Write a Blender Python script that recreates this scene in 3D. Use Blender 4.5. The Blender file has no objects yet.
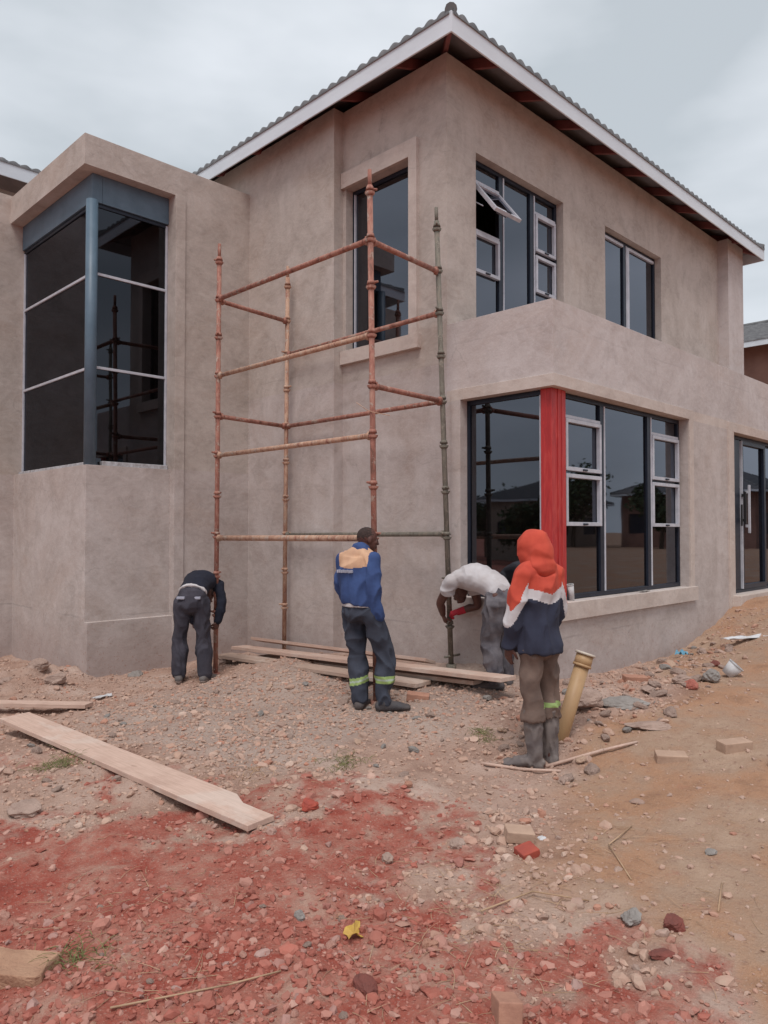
import bpy, bmesh, math, random
import numpy as np
from mathutils import Vector, Matrix, noise as mnoise
R = math.radians
random.seed(7)
rng = np.random.default_rng(7)
S2 = math.sqrt(.5)
sc = bpy.context.scene
col = sc.collection

# ------------------------------------------------------------------ camera
cam_d = bpy.data.cameras.new('camera'); cam = bpy.data.objects.new('camera', cam_d); col.objects.link(cam)
cam.location = (0, 0, 1.65)
cam_d.sensor_fit = 'HORIZONTAL'; cam_d.sensor_width = 36; cam_d.lens = 36*748/768
PITCH = math.atan(19/748)
fwd = Vector((S2*math.cos(PITCH), S2*math.cos(PITCH), math.sin(PITCH)))
cam.rotation_euler = fwd.to_track_quat('-Z', 'Y').to_euler()
cam_d.clip_start = .05; cam_d.clip_end = 1500
sc.camera = cam

# ------------------------------------------------------------------ world and sun
SUN_EL, SUN_AZ = R(63), math.atan2(-.72, -1.0)           # towards the sun, math angle in XY
w = bpy.data.worlds.new('World'); sc.world = w; w.use_nodes = True
nt = w.node_tree; nt.nodes.clear()
N = nt.nodes.new; L = nt.links.new
out = N('ShaderNodeOutputWorld'); bg = N('ShaderNodeBackground'); bg.inputs[1].default_value = .1
sky = N('ShaderNodeTexSky'); sky.sky_type = 'NISHITA'; sky.sun_disc = False
sky.sun_elevation = SUN_EL; sky.sun_rotation = math.pi/2 - SUN_AZ
tc = N('ShaderNodeTexCoord'); mp = N('ShaderNodeMapping'); mp.inputs['Scale'].default_value = (1, 1, 2.6)
mp.inputs['Location'].default_value = (3.1, .4, 0)
nz = N('ShaderNodeTexNoise'); nz.inputs['Scale'].default_value = 2.0; nz.inputs['Detail'].default_value = 5; nz.inputs['Roughness'].default_value = .48
rp = N('ShaderNodeValToRGB'); e = rp.color_ramp.elements
e[0].position = .36; e[0].color = (4.9, 5.35, 5.75, 1); e[1].position = .62; e[1].color = (7.6, 7.95, 8.45, 1)
mx = N('ShaderNodeMix'); mx.data_type = 'RGBA'; mx.inputs[0].default_value = .93
L(tc.outputs['Generated'], mp.inputs[0]); L(mp.outputs[0], nz.inputs[0]); L(nz.outputs[0], rp.inputs[0])
L(sky.outputs[0], mx.inputs[6]); L(rp.outputs[0], mx.inputs[7]); L(mx.outputs[2], bg.inputs[0]); L(bg.outputs[0], out.inputs[0])
sd = bpy.data.lights.new('sun', 'SUN'); sd.energy = 1.8; sd.angle = R(24); sd.color = (1, .955, .91)
so = bpy.data.objects.new('sun', sd); col.objects.link(so)
sv = Vector((math.cos(SUN_AZ)*math.cos(SUN_EL), math.sin(SUN_AZ)*math.cos(SUN_EL), math.sin(SUN_EL)))
so.rotation_euler = sv.to_track_quat('Z', 'Y').to_euler(); so.location = (-6, -6, 14)
sc.view_settings.view_transform = 'Standard'; sc.view_settings.look = 'None'
sc.view_settings.exposure = .22; sc.view_settings.gamma = 1; sc.view_settings.use_curve_mapping = False

# ------------------------------------------------------------------ materials
def new_mat(name):
    m = bpy.data.materials.new(name); m.use_nodes = True
    n = m.node_tree; b = n.nodes['Principled BSDF']
    return m, n, b
def ramp(n, src, stops):
    r = n.nodes.new('ShaderNodeValToRGB'); el = r.color_ramp.elements
    while len(el) < len(stops): el.new(.5)
    for k, (p, c) in enumerate(stops): el[k].position = p; el[k].color = (*c, 1) if len(c) == 3 else c
    n.links.new(src, r.inputs[0]); return r.outputs[0]
def noise_n(n, scale, detail=4, rough=.55, vec=None, dist=0):
    t = n.nodes.new('ShaderNodeTexNoise'); t.inputs['Scale'].default_value = scale
    t.inputs['Detail'].default_value = detail; t.inputs['Roughness'].default_value = rough; t.inputs['Distortion'].default_value = dist
    if vec is None:
        c = n.nodes.new('ShaderNodeTexCoord'); vec = c.outputs['Object']
    n.links.new(vec, t.inputs['Vector']); return t.outputs['Fac']
def objvec(n, scale):
    c = n.nodes.new('ShaderNodeTexCoord'); m = n.nodes.new('ShaderNodeMapping'); m.inputs['Scale'].default_value = scale
    n.links.new(c.outputs['Object'], m.inputs[0]); return m.outputs[0]
def mixc(n, fac, a, b, mode='MIX'):
    m = n.nodes.new('ShaderNodeMix'); m.data_type = 'RGBA'; m.blend_type = mode
    for sock, v in ((0, fac), (6, a), (7, b)):
        if isinstance(v, (int, float)): m.inputs[sock].default_value = v
        elif isinstance(v, tuple): m.inputs[sock].default_value = (*v, 1)
        else: n.links.new(v, m.inputs[sock])
    return m.outputs[2]
def math_n(n, op, a, b=0.0, clamp=False):
    m = n.nodes.new('ShaderNodeMath'); m.operation = op; m.use_clamp = clamp
    for k, v in ((0, a), (1, b)):
        if isinstance(v, (int, float)): m.inputs[k].default_value = v
        else: n.links.new(v, m.inputs[k])
    return m.outputs[0]
def bump(n, b, h, strength=.3, dist=.01):
    u = n.nodes.new('ShaderNodeBump'); u.inputs['Strength'].default_value = strength; u.inputs['Distance'].default_value = dist
    n.links.new(h, u.inputs['Height']); n.links.new(u.outputs[0], b.inputs['Normal'])
def simple(name, c1, c2=None, scale=6, rough=.7, metal=0, bs=.3, bd=.004, detail=5, vscale=None, spec=.4, fine=60):
    m, n, b = new_mat(name)
    c2 = c2 or tuple(x*.72 for x in c1)
    vec = objvec(n, vscale) if vscale else None
    f = noise_n(n, scale, detail, .62, vec)
    n.links.new(ramp(n, f, [(.34, c2), (.66, c1)]), b.inputs['Base Color'])
    b.inputs['Roughness'].default_value = rough; b.inputs['Metallic'].default_value = metal; b.inputs['Specular IOR Level'].default_value = spec
    bump(n, b, noise_n(n, fine, 4, .6, vec), bs, bd)
    return m

def plaster(name, base, dark, light, stain):
    m, n, b = new_mat(name)
    big = noise_n(n, .75, 9, .72, None, 1.4)
    c = ramp(n, big, [(.30, dark), (.5, base), (.72, light)])
    mid = noise_n(n, 3.1, 6, .68, None, .6)
    c = mixc(n, math_n(n, 'MULTIPLY', ramp(n, mid, [(.50, (0, 0, 0)), (.64, (1, 1, 1))]), .5), c, stain)
    c = mixc(n, math_n(n, 'MULTIPLY', ramp(n, noise_n(n, .55, 7, .7, objvec(n, (1, 1, 1.3)), 1.0), [(.50, (0, 0, 0)), (.70, (1, 1, 1))]), .38), c, (base[0]*.88, base[1]*.74, base[2]*.64))
    # vertical drips / trowel lifts
    vn = noise_n(n, 2.2, 5, .6, objvec(n, (2.6, 2.6, .35)))
    c = mixc(n, math_n(n, 'MULTIPLY', ramp(n, vn, [(.54, (0, 0, 0)), (.70, (1, 1, 1))]), .30), c, tuple(x*.78 for x in base))
    sw = noise_n(n, 4.5, 6, .75, objvec(n, (1, 1, 2.0)), 2.2)
    c = mixc(n, math_n(n, 'MULTIPLY', ramp(n, sw, [(.40, (1, 1, 1)), (.56, (0, 0, 0))]), .30), c, light)
    # splashed, damp foot of the wall and horizontal lift joints
    tcn = n.nodes.new('ShaderNodeTexCoord'); sx = n.nodes.new('ShaderNodeSeparateXYZ'); n.links.new(tcn.outputs['Object'], sx.inputs[0])
    wob = math_n(n, 'ADD', sx.outputs[2], math_n(n, 'MULTIPLY', noise_n(n, 1.7, 4), .5))
    foot = math_n(n, 'SUBTRACT', 1.0, math_n(n, 'DIVIDE', math_n(n, 'SUBTRACT', wob, .35), .55), True)
    c = mixc(n, math_n(n, 'MULTIPLY', foot, .45), c, (.33, .235, .215))
    # fine grain, hairline cracks and mud splashes
    gr_ = noise_n(n, 120, 3, .8); c = mixc(n, math_n(n, 'MULTIPLY', ramp(n, gr_, [(.35, (1, 1, 1)), (.5, (0, 0, 0))]), .22), c, tuple(x*.6 for x in base))
    cr = n.nodes.new('ShaderNodeTexVoronoi'); cr.feature = 'DISTANCE_TO_EDGE'; cr.inputs['Scale'].default_value = .9
    dm = n.nodes.new('ShaderNodeVectorMath'); dm.operation = 'MULTIPLY_ADD'; nn2 = n.nodes.new('ShaderNodeTexNoise'); nn2.inputs['Scale'].default_value = 3; nn2.inputs['Detail'].default_value = 6
    n.links.new(tcn.outputs['Object'], nn2.inputs['Vector']); n.links.new(nn2.outputs['Color'], dm.inputs[0]); dm.inputs[1].default_value = (.5, .5, .5); n.links.new(tcn.outputs['Object'], dm.inputs[2]); n.links.new(dm.outputs[0], cr.inputs['Vector'])
    ck = math_n(n, 'MULTIPLY', ramp(n, cr.outputs['Distance'], [(.0, (1, 1, 1)), (.006, (0, 0, 0))]), ramp(n, noise_n(n, 1.1, 3), [(.52, (0, 0, 0)), (.6, (1, 1, 1))]))
    c = mixc(n, math_n(n, 'MULTIPLY', ck, .35), c, tuple(x*.5 for x in base))
    sp_ = math_n(n, 'MULTIPLY', ramp(n, noise_n(n, 34, 4, .6), [(.60, (0, 0, 0)), (.66, (1, 1, 1))]), math_n(n, 'SUBTRACT', 1.0, math_n(n, 'DIVIDE', sx.outputs[2], 1.1), True))
    c = mixc(n, math_n(n, 'MULTIPLY', sp_, .55), c, (.30, .15, .11))
    wob2 = math_n(n, 'ADD', sx.outputs[2], math_n(n, 'MULTIPLY', noise_n(n, 3.0, 3), .05))
    for zz, st in ((.675, .45), (3.62, .25), (2.22, .14)):
        d = math_n(n, 'ABSOLUTE', math_n(n, 'SUBTRACT', wob2, zz))
        ln = math_n(n, 'SUBTRACT', 1.0, math_n(n, 'DIVIDE', d, .014), True)
        ln = math_n(n, 'MULTIPLY', ln, ramp(n, noise_n(n, 1.3, 3), [(.45, (0, 0, 0)), (.55, (1, 1, 1))]))
        c = mixc(n, math_n(n, 'MULTIPLY', ln, st), c, tuple(x*.55 for x in base))
    n.links.new(c, b.inputs['Base Color']); b.inputs['Roughness'].default_value = .93; b.inputs['Specular IOR Level'].default_value = .15
    hb = math_n(n, 'ADD', math_n(n, 'MULTIPLY', noise_n(n, 2.5, 4, .55), 1.2), math_n(n, 'MULTIPLY', noise_n(n, 55, 5, .7), .10))
    bump(n, b, hb, .55, .03)
    return m
M = {}
M['plaster_up'] = plaster('upper plaster', (.47, .405, .365), (.36, .302, .268), (.57, .50, .462), (.335, .285, .255))
M['plaster_low'] = plaster('lower plaster', (.485, .42, .395), (.385, .318, .292), (.585, .52, .50), (.36, .305, .28))
M['plaster_par'] = plaster('parapet plaster', (.52, .458, .44), (.42, .358, .34), (.62, .56, .55), (.40, .345, .33))
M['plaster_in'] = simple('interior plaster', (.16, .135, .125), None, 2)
M['trim'] = plaster('band plaster', (.55, .465, .42), (.46, .38, .34), (.62, .54, .495), (.43, .36, .325))
M['fascia'] = simple('fascia board', (.68, .73, .78), (.60, .64, .69), 1.2, .6, vscale=(1, 1, 3))
M['blue_steel'] = simple('blue grey painted steel', (.115, .17, .225), (.08, .125, .17), 3, .45)
M['frame_dark'] = simple('charcoal aluminium', (.025, .032, .05), (.018, .022, .035), 5, .4, .3)
M['frame_white'] = simple('pale aluminium', (.55, .55, .60), (.42, .43, .48), 8, .4)
M['foam'] = simple('white sill tape', (.5, .5, .53), (.30, .28, .28), 22, .8)
M['soffit'] = simple('roof underside felt', (.25, .22, .225), (.18, .16, .165), 3, .9)
M['rafter'] = simple('red primed rafter', (.27, .085, .08), (.16, .065, .06), 4, .75)
M['black'] = simple('black plastic', (.02, .02, .022), None, 8, .5)
M['cap'] = simple('ridge tile', (.17, .17, .17), (.11, .11, .115), 5, .8)
M['floor'] = simple('cement floor', (.20, .17, .16), None, 3, .9)

def tile_mat(name, c1, c2):
    m, n, b = new_mat(name)
    f = noise_n(n, 9, 5, .6)
    c = ramp(n, f, [(.32, c2), (.68, c1)])
    n.links.new(c, b.inputs['Base Color']); b.inputs['Roughness'].default_value = .85
    bump(n, b, noise_n(n, 40, 4), .3, .004); return m
M['tile'] = tile_mat('concrete roof tile', (.17, .17, .175), (.10, .10, .108))

def red_col():
    m, n, b = new_mat('red primed steel column')
    v = noise_n(n, 4, 7, .7, objvec(n, (4, 4, .7)), 1.0)
    c = ramp(n, v, [(.34, (.34, .018, .02)), (.52, (.46, .028, .028)), (.66, (.52, .06, .05)), (.76, (.60, .22, .18))])
    n.links.new(c, b.inputs['Base Color']); b.inputs['Roughness'].default_value = .55
    bump(n, b, v, .3, .004); return m
M['red_col'] = red_col()

def glass(name, tint=(.10, .105, .13), refl=.16, dust=.05, frs=.85):
    m, n, b = new_mat(name); n.nodes.remove(b)
    o = [x for x in n.nodes if x.type == 'OUTPUT_MATERIAL'][0]
    t = n.nodes.new('ShaderNodeBsdfTransparent'); t.inputs[0].default_value = (*tint, 1)
    g = n.nodes.new('ShaderNodeBsdfGlossy'); g.inputs['Roughness'].default_value = .02; g.inputs[0].default_value = (.80, .86, 1, 1)
    fr = n.nodes.new('ShaderNodeFresnel'); fr.inputs['IOR'].default_value = 1.5
    fac = math_n(n, 'ADD', math_n(n, 'MULTIPLY', fr.outputs[0], frs), refl, True)
    ms = n.nodes.new('ShaderNodeMixShader'); n.links.new(fac, ms.inputs[0]); n.links.new(t.outputs[0], ms.inputs[1]); n.links.new(g.outputs[0], ms.inputs[2])
    u = n.nodes.new('ShaderNodeBump'); u.inputs['Strength'].default_value = .04; u.inputs['Distance'].default_value = .02
    n.links.new(noise_n(n, 1.2, 2), u.inputs['Height']); n.links.new(u.outputs[0], g.inputs['Normal'])
    # thin film of building dust
    dd = n.nodes.new('ShaderNodeBsdfDiffuse'); dd.inputs[0].default_value = (.30, .23, .22, 1)
    m2 = n.nodes.new('ShaderNodeMixShader')
    n.links.new(ramp(n, noise_n(n, 2.3, 6, .7, objvec(n, (1, 1, .6))), [(.42, (.006, .006, .006)), (.8, (dust, dust, dust))]), m2.inputs[0])
    n.links.new(ms.outputs[0], m2.inputs[1]); n.links.new(dd.outputs[0], m2.inputs[2])
    n.links.new(m2.outputs[0], o.inputs[0]); return m
M['glass'] = glass('tinted glass', (.07, .07, .09), refl=.09, dust=.035)
M['glass_bay'] = glass('dark tinted glass', (.05, .042, .055), .03, .012, .5)

def wood_mat(name, c1, c2):
    m, n, b = new_mat(name)
    g = noise_n(n, 5, 6, .62, objvec(n, (.8, 14, 14)), .5)
    c = ramp(n, g, [(.3, c2), (.62, c1)])
    d = noise_n(n, 2.2, 5, .7)
    c = mixc(n, math_n(n, 'MULTIPLY', ramp(n, d, [(.5, (0, 0, 0)), (.7, (1, 1, 1))]), .45), c, (.36, .22, .17))
    st = noise_n(n, 1.3, 7, .72, None, 1.0)
    c = mixc(n, math_n(n, 'MULTIPLY', ramp(n, st, [(.52, (0, 0, 0)), (.60, (1, 1, 1))]), .35), c, (.62, .54, .48))
    kn = noise_n(n, 9, 2, .4, objvec(n, (.5, 1.6, 1)))
    c = mixc(n, math_n(n, 'MULTIPLY', ramp(n, kn, [(.70, (0, 0, 0)), (.76, (1, 1, 1))]), .6), c, (.22, .13, .09))
    ck = noise_n(n, 8, 3, .7, objvec(n, (.35, 26, 26)), .3)
    c = mixc(n, math_n(n, 'MULTIPLY', ramp(n, ck, [(.30, (1, 1, 1)), (.36, (0, 0, 0))]), .6), c, (.20, .13, .10))
    n.links.new(c, b.inputs['Base Color']); b.inputs['Roughness'].default_value = .85
    bump(n, b, g, .35, .004); return m
M['wood'] = wood_mat('weathered plank', (.58, .405, .33), (.46, .315, .25))
M['wood2'] = wood_mat('grey weathered plank', (.47, .34, .27), (.33, .235, .19))
def scaf(name, stops, seed):
    m, n, b = new_mat(name); v = noise_n(n, 6, 8, .75, objvec(n, (3, 3, 1)), .6)
    c = ramp(n, v, stops); cem = ramp(n, noise_n(n, 11+seed, 6, .7), [(.56, (0, 0, 0)), (.62, (1, 1, 1))])
    c = mixc(n, math_n(n, 'MULTIPLY', cem, .3 if seed == 4 else .7), c, (.42, .34, .285)); n.links.new(c, b.inputs['Base Color']); b.inputs['Roughness'].default_value = .82
    bump(n, b, math_n(n, 'ADD', v, math_n(n, 'MULTIPLY', cem, .6)), .6, .006); return m
M['scaf_red'] = scaf('rusty red scaffold paint', [(.36, (.16, .075, .055)), (.5, (.33, .135, .10)), (.66, (.41, .23, .175))], 0)
M['scaf_tan'] = scaf('cement crusted scaffold tube', [(.36, (.24, .10, .075)), (.5, (.44, .26, .18)), (.66, (.52, .37, .28))], 2)
M['scaf_green'] = scaf('dirty green grey scaffold paint', [(.36, (.11, .085, .068)), (.5, (.16, .145, .118)), (.66, (.22, .175, .14))], 4)
M['brick'] = simple('clay brick', (.44, .23, .16), (.34, .17, .12), 12, .9, bs=.6)
M['brick_tan'] = simple('pale dusty brick', (.47, .32, .235), (.38, .25, .185), 9, .9, bs=.6)
M['brick_red'] = simple('bright red brick', (.40, .08, .05), (.28, .06, .045), 9, .9, bs=.6)
M['rock_grey'] = simple('grey stone', (.30, .27, .25), (.21, .185, .17), 9, .85, bs=.6, bd=.01)
M['rock_tan'] = simple('dusty lump of mortar', (.40, .285, .235), (.29, .20, .165), 7, .95, bs=.7, bd=.012)
M['rock_sand'] = simple('yellow sandstone', (.44, .26, .17), (.34, .185, .12), 6, .95, bs=.7, bd=.012)
M['rock_red'] = simple('dark red stone', (.22, .06, .045), (.14, .05, .04), 8, .85, bs=.6, bd=.01)
M['dust_red'] = simple('dusty brick red', (.42, .15, .11), (.28, .08, .06), 11, .95, bs=.6, bd=.008)
M['dust_pink'] = simple('dusty pink brick', (.50, .29, .23), (.38, .17, .13), 9, .95, bs=.6, bd=.008)
M['pvc'] = simple('yellowed plastic pipe', (.48, .31, .16), (.38, .23, .125), 3, .5, detail=6)
M['pvc_rim'] = simple('pale pipe rim', (.62, .55, .47), (.5, .42, .36), 9, .5)
M['paper'] = simple('white litter', (.62, .62, .64), (.50, .48, .48), 9, .7)
M['blue_litter'] = simple('blue plastic litter', (.14, .36, .50), None, 9, .5)
M['leaf_y'] = simple('yellow leaf', (.55, .36, .07), (.42, .24, .06), 20, .7)
M['straw'] = simple('dry straw', (.46, .31, .20), (.34, .21, .13), 9, .9)
M['grass'] = simple('dusty green grass', (.13, .15, .05), (.20, .17, .075), 9, .8)
M['tree_leaf'] = simple('foliage', (.055, .085, .03), (.03, .05, .02), 1.5, .8)
M['bark'] = simple('bark', (.12, .085, .06), None, 6, .9)
M['skin'] = simple('dark brown skin', (.115, .048, .037), (.078, .033, .027), 7, .5, bs=.1)
M['hair'] = simple('cropped black hair', (.055, .034, .03), (.032, .022, .02), 60, .95, bs=.5)
M['eye_white'] = simple('eye white', (.22, .17, .15), None, 3, .3)
M['rub_grey'] = simple('muddy grey rubber boot', (.20, .165, .15), (.115, .095, .095), 7, .8)
M['trouser_brown'] = simple('dusty khaki trousers', (.19, .13, .105), (.115, .08, .068), 5, .95, bs=.4, bd=.006, fine=25)
M['trouser_navy'] = simple('navy work trousers', (.05, .056, .078), (.032, .037, .055), 5, .9, bs=.4, bd=.006, fine=25)
M['jean_black'] = simple('charcoal jeans', (.055, .05, .065), (.032, .03, .042), 5, .9, bs=.4, bd=.006, fine=25)
M['jean_grey'] = simple('grey jeans with painted folds', (.15, .135, .145), (.055, .05, .062), 7, .9, bs=.4, bd=.006, fine=25)  # wide light-dark mottle in the colour stands in for shade in the wrinkles
M['shirt_black'] = simple('black jersey', (.016, .018, .032), (.011, .012, .022), 4, .95)
M['shirt_white'] = simple('off white t-shirt', (.56, .54, .56), (.46, .42, .42), 4, .95, bs=.3, bd=.006, fine=22)
M['hood_red'] = simple('coral red fleece', (.58, .085, .05), (.45, .06, .038), 6, .95, bs=.3, bd=.004, fine=30)
M['hood_white'] = simple('white fleece', (.62, .60, .62), (.5, .46, .47), 6, .95)
M['hood_navy'] = simple('navy fleece', (.034, .038, .065), (.024, .027, .048), 6, .95, bs=.3, bd=.004, fine=30)
M['jkt_blue'] = simple('royal blue work jacket', (.045, .085, .225), (.03, .055, .155), 5, .85, bs=.3, bd=.005, fine=25)
M['jkt_beige'] = simple('peach jacket yoke', (.62, .38, .24), (.50, .30, .20), 5, .85)
M['print_pale'] = simple('pale print', (.42, .42, .50), None, 9, .8)
M['hiviz'] = simple('lime reflective band', (.31, .42, .14), (.24, .33, .12), 9, .6)
M['hiviz_s'] = simple('silver reflective band', (.45, .52, .42), None, 9, .4)
M['boot_dark'] = simple('dusty dark boot', (.065, .06, .066), (.10, .08, .075), 6, .8)
M['shoe'] = simple('grey shoe', (.15, .13, .125), None, 6, .8)
M['sole'] = simple('pale sole', (.55, .52, .50), None, 6, .8)
M['glove_red'] = simple('red glove', (.50, .025, .045), None, 6, .8)
M['nb_wall'] = simple('brown brick wall of neighbour', (.30, .17, .135), (.23, .125, .10), 2, .9)
M['nb_wall2'] = simple('cream rendered wall', (.40, .33, .27), (.32, .26, .21), 2, .9)

# ------------------------------------------------------------------ object helpers
def link(o, parent=None):
    col.objects.link(o)
    if parent is not None: o.parent = parent
    return o
def mesh_obj(name, verts, faces, mat, parent=None, smooth=False, mi=None):
    me = bpy.data.meshes.new(name); me.from_pydata([tuple(v) for v in verts], [], faces)
    for m in (mat if isinstance(mat, (list, tuple)) else [mat]): me.materials.append(m)
    if mi is not None: me.polygons.foreach_set('material_index', mi)
    if smooth: me.polygons.foreach_set('use_smooth', [True]*len(me.polygons))
    me.update(); return link(bpy.data.objects.new(name, me), parent)
def tag(o, label=None, cat=None, group=None, kind=None):
    if label: o['label'] = label
    if cat: o['category'] = cat
    if group: o['group'] = group
    if kind: o['kind'] = kind
    return o
def empty(name, loc=(0, 0, 0), rz=0, **k):
    o = bpy.data.objects.new(name, None); o.location = loc; o.rotation_euler = (0, 0, rz); o.empty_display_size = .2
    link(o); tag(o, **k); return o
class MB:
    """collects boxes and tubes, written out as one mesh"""
    def __init__(s): s.v = []; s.f = []; s.m = []
    def box(s, x0, x1, y0, y1, z0, z1, mi=0, mat=None):
        b = len(s.v); P = [(x, y, z) for x in (x0, x1) for y in (y0, y1) for z in (z0, z1)]
        if mat is not None: P = [tuple(mat @ Vector(p)) for p in P]
        s.v += P
        for q in ((0, 1, 3, 2), (4, 6, 7, 5), (0, 4, 5, 1), (2, 3, 7, 6), (0, 2, 6, 4), (1, 5, 7, 3)): s.f.append(tuple(b+i for i in q)); s.m.append(mi)
    def tube(s, p, q, r0, r1=None, n=12, mi=0, cap=True):
        r1 = r0 if r1 is None else r1
        p = Vector(p); q = Vector(q); a = (q-p).normalized(); u = a.orthogonal().normalized(); v = a.cross(u); b = len(s.v)
        for c, r in ((p, r0), (q, r1)):
            for k in range(n):
                t = 2*math.pi*k/n; s.v.append(tuple(c + u*math.cos(t)*r + v*math.sin(t)*r))
        for k in range(n): j = (k+1) % n; s.f.append((b+k, b+j, b+n+j, b+n+k)); s.m.append(mi)
        if cap: s.f.append(tuple(b+k for k in reversed(range(n)))); s.f.append(tuple(b+n+k for k in range(n))); s.m += [mi, mi]
    def build(s, name, mat, parent=None, bevel=0, smooth=False):
        o = mesh_obj(name, s.v, s.f, mat, parent, mi=s.m)
        if smooth:
            me = o.data
            me.polygons.foreach_set('use_smooth', [len(p.vertices) == 4 for p in me.polygons])
        if bevel:
            bv = o.modifiers.new('bevel', 'BEVEL'); bv.width = bevel; bv.segments = 2; bv.limit_method = 'ANGLE'; bv.angle_limit = R(40)
        return o

# ------------------------------------------------------------------ ground
CP = np.array([  # x, y, height of the ground where things stand on it
 (0, 0, .0), (1.5, 1.5, -.02), (2.5, 1.2, -.01), (1.2, 3.2, -.05), (2.1, 5.3, -.02), (2.3, 7, -.02), (3.2, 3, 0), (4.45, 2.98, -.02), (4.4, 4.75, .08),
 (4.8, 6.0, .16), (4.9, 6.9, .12), (5.3, 5.4, .16), (4.3, 7.2, 0), (3.6, 8.4, -.05), (3.1, 9.5, -.05), (5.0, 8.3, .0), (5.75, 7.6, .08), (5.9, 6, .2), (5.9, 4.9, .30),
 (5.55, 4.05, .2), (6.1, 3.6, .26), (7.2, 3.7, .24), (8.5, 3.7, .24), (9.2, 3.7, .36), (9.84, 3.7, .50), (10.4, 3.6, .70), (12, 3.5, .72), (8.9, 3.0, .43),
 (7.4, 2.8, .26), (5.5, 2.6, .12), (5.3, 1.9, .11), (5, .8, .08), (8, 0, .25), (12, 0, .5), (3.2, 1.4, .01), (3, -2, 0), (0, 8, -.05), (-4, 4, -.1),
 (4, -6, .0), (-6, -6, 0), (-6, 12, -.1), (14, -6, .5), (18, 4, .7), (20, -14, .6), (0, -20, 0), (-20, 0, -.1), (-20, 20, -.2), (20, 20, .5), (60, 0, .6), (0, 60, 0), (-60, 0, 0), (0, -60, 0), (60, 60, .4), (-60, -60, 0), (200, 0, .3), (0, 200, 0), (-200, 0, 0), (0, -200, 0)], float)
_d = np.hypot(CP[:, None, 0]-CP[None, :, 0], CP[:, None, 1]-CP[None, :, 1])
_A = np.block([[-np.sqrt(_d**2+.15), np.ones((len(CP), 1))], [np.ones((1, len(CP))), np.zeros((1, 1))]])
_w = np.linalg.solve(_A, np.append(CP[:, 2], 0))
def base_h(x, y):
    x = np.asarray(x, float); y = np.asarray(y, float)
    sh = x.shape; x = x.ravel(); y = y.ravel(); o = np.zeros(len(x))
    for a in range(0, len(x), 20000):
        d = np.hypot(x[a:a+20000, None]-CP[None, :, 0], y[a:a+20000, None]-CP[None, :, 1])
        o[a:a+20000] = -np.sqrt(d**2+.15) @ _w[:-1] + _w[-1]
    return o.reshape(sh)
def vnoise(x, y, s, seed=0):
    """smooth value noise in numpy, -1..1"""
    x = np.asarray(x, float)*s + 1000.3 + seed*17.7; y = np.asarray(y, float)*s + 1000.7 + seed*31.1
    xi = np.floor(x).astype(np.int64); yi = np.floor(y).astype(np.int64); fx = x-xi; fy = y-yi
    fx = fx*fx*(3-2*fx); fy = fy*fy*(3-2*fy)
    def h(a, b):
        n = (a*374761393 + b*668265263 + seed*1442695) & 0xffffffff
        n = ((n ^ (n >> 13))*1274126177) & 0xffffffff
        return ((n ^ (n >> 16)) & 0xffff)/32767.5 - 1
    return (h(xi, yi)*(1-fx)+h(xi+1, yi)*fx)*(1-fy) + (h(xi, yi+1)*(1-fx)+h(xi+1, yi+1)*fx)*fy
def fbm(x, y, s, o=4, seed=0, g=.5):
    return sum(vnoise(x, y, s*2**k, seed+k)*g**k for k in range(o))
def zones(x, y):
    """0..1 masks of red soil, smooth sand and grey gravel at a place"""
    x = np.asarray(x, float); y = np.asarray(y, float)
    D = (x+y)*S2; Rr = (x-y)*S2
    lim = np.interp(Rr, [-3, -1.2, -.2, .35, .6, .95, 1.5, 2.5], [4.6, 4.4, 4.3, 3.8, 3.35, 2.85, 2.2, 1.2])
    red = np.clip(.5 + (lim - D + (.55*fbm(x, y, 1.0, 3, 3)+.55*fbm(x, y, 5, 4, 13, .65)))*1.1, 0, 1)
    red = np.maximum(red, np.clip((fbm(x, y, .8, 3, 9)-.35)*3, 0, 1)*np.clip(1-abs(D-4.9)/.9, 0, 1)*np.clip(1-Rr, 0, 1)*.8)
    sand = np.clip((Rr - np.interp(D, [0, 2.6, 4, 5.5, 6.5, 8, 12], [.6, .85, .9, 1.35, 2.3, 2.9, 3.4]) + .35*fbm(x, y, .8, 4, 5))*1.8+.4, 0, 1)*(1-red)
    grav = np.clip((1.2-np.hypot((Rr+.75)/1.9, (D-6.9)/1.4))*2 + .5*fbm(x, y, 1.1, 3, 6), 0, 1)*(1-red)*(1-sand)
    return red, sand, grav
def rubfield(x, y):
    D = (x+y)*S2; Rr = (x-y)*S2
    return np.clip(1.25-np.abs(D-np.interp(Rr, [.6, 1.4, 3, 4], [5.6, 5.9, 7.6, 9.0]))/.75, 0, 1)*np.clip((Rr-.3)*2, 0, 1)
def ground_h(x, y):
    x = np.asarray(x, float); y = np.asarray(y, float)
    red, sand, grav = zones(x, y)
    r = np.hypot(x-4, y-4); k = np.clip(1.6-r/14, .15, 1)
    rough = .35 + .65*(1-sand)
    h = base_h(x, y) + k*rough*(.045*fbm(x, y, .9, 3, 1) + .018*fbm(x, y, 4.5, 3, 2))
    h = h + np.where(r < 11, (.010*fbm(x, y, 14, 2, 4)*(1-sand*.55)) + .012*sand*(np.abs(fbm(x, y, 3.2, 3, 14))-.3) + .03*rubfield(x, y)*fbm(x, y, 7, 2, 15), 0)
    # heap of loose soil at the foot of the bay
    h = h + .10*np.exp(-((x-3.15)**2/.5+(y-8.75)**2/.9))*(1+.9*fbm(x, y, 5, 3, 8))
    return h
def gz(x, y): return float(ground_h(np.array([x]), np.array([y]))[0])

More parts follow.
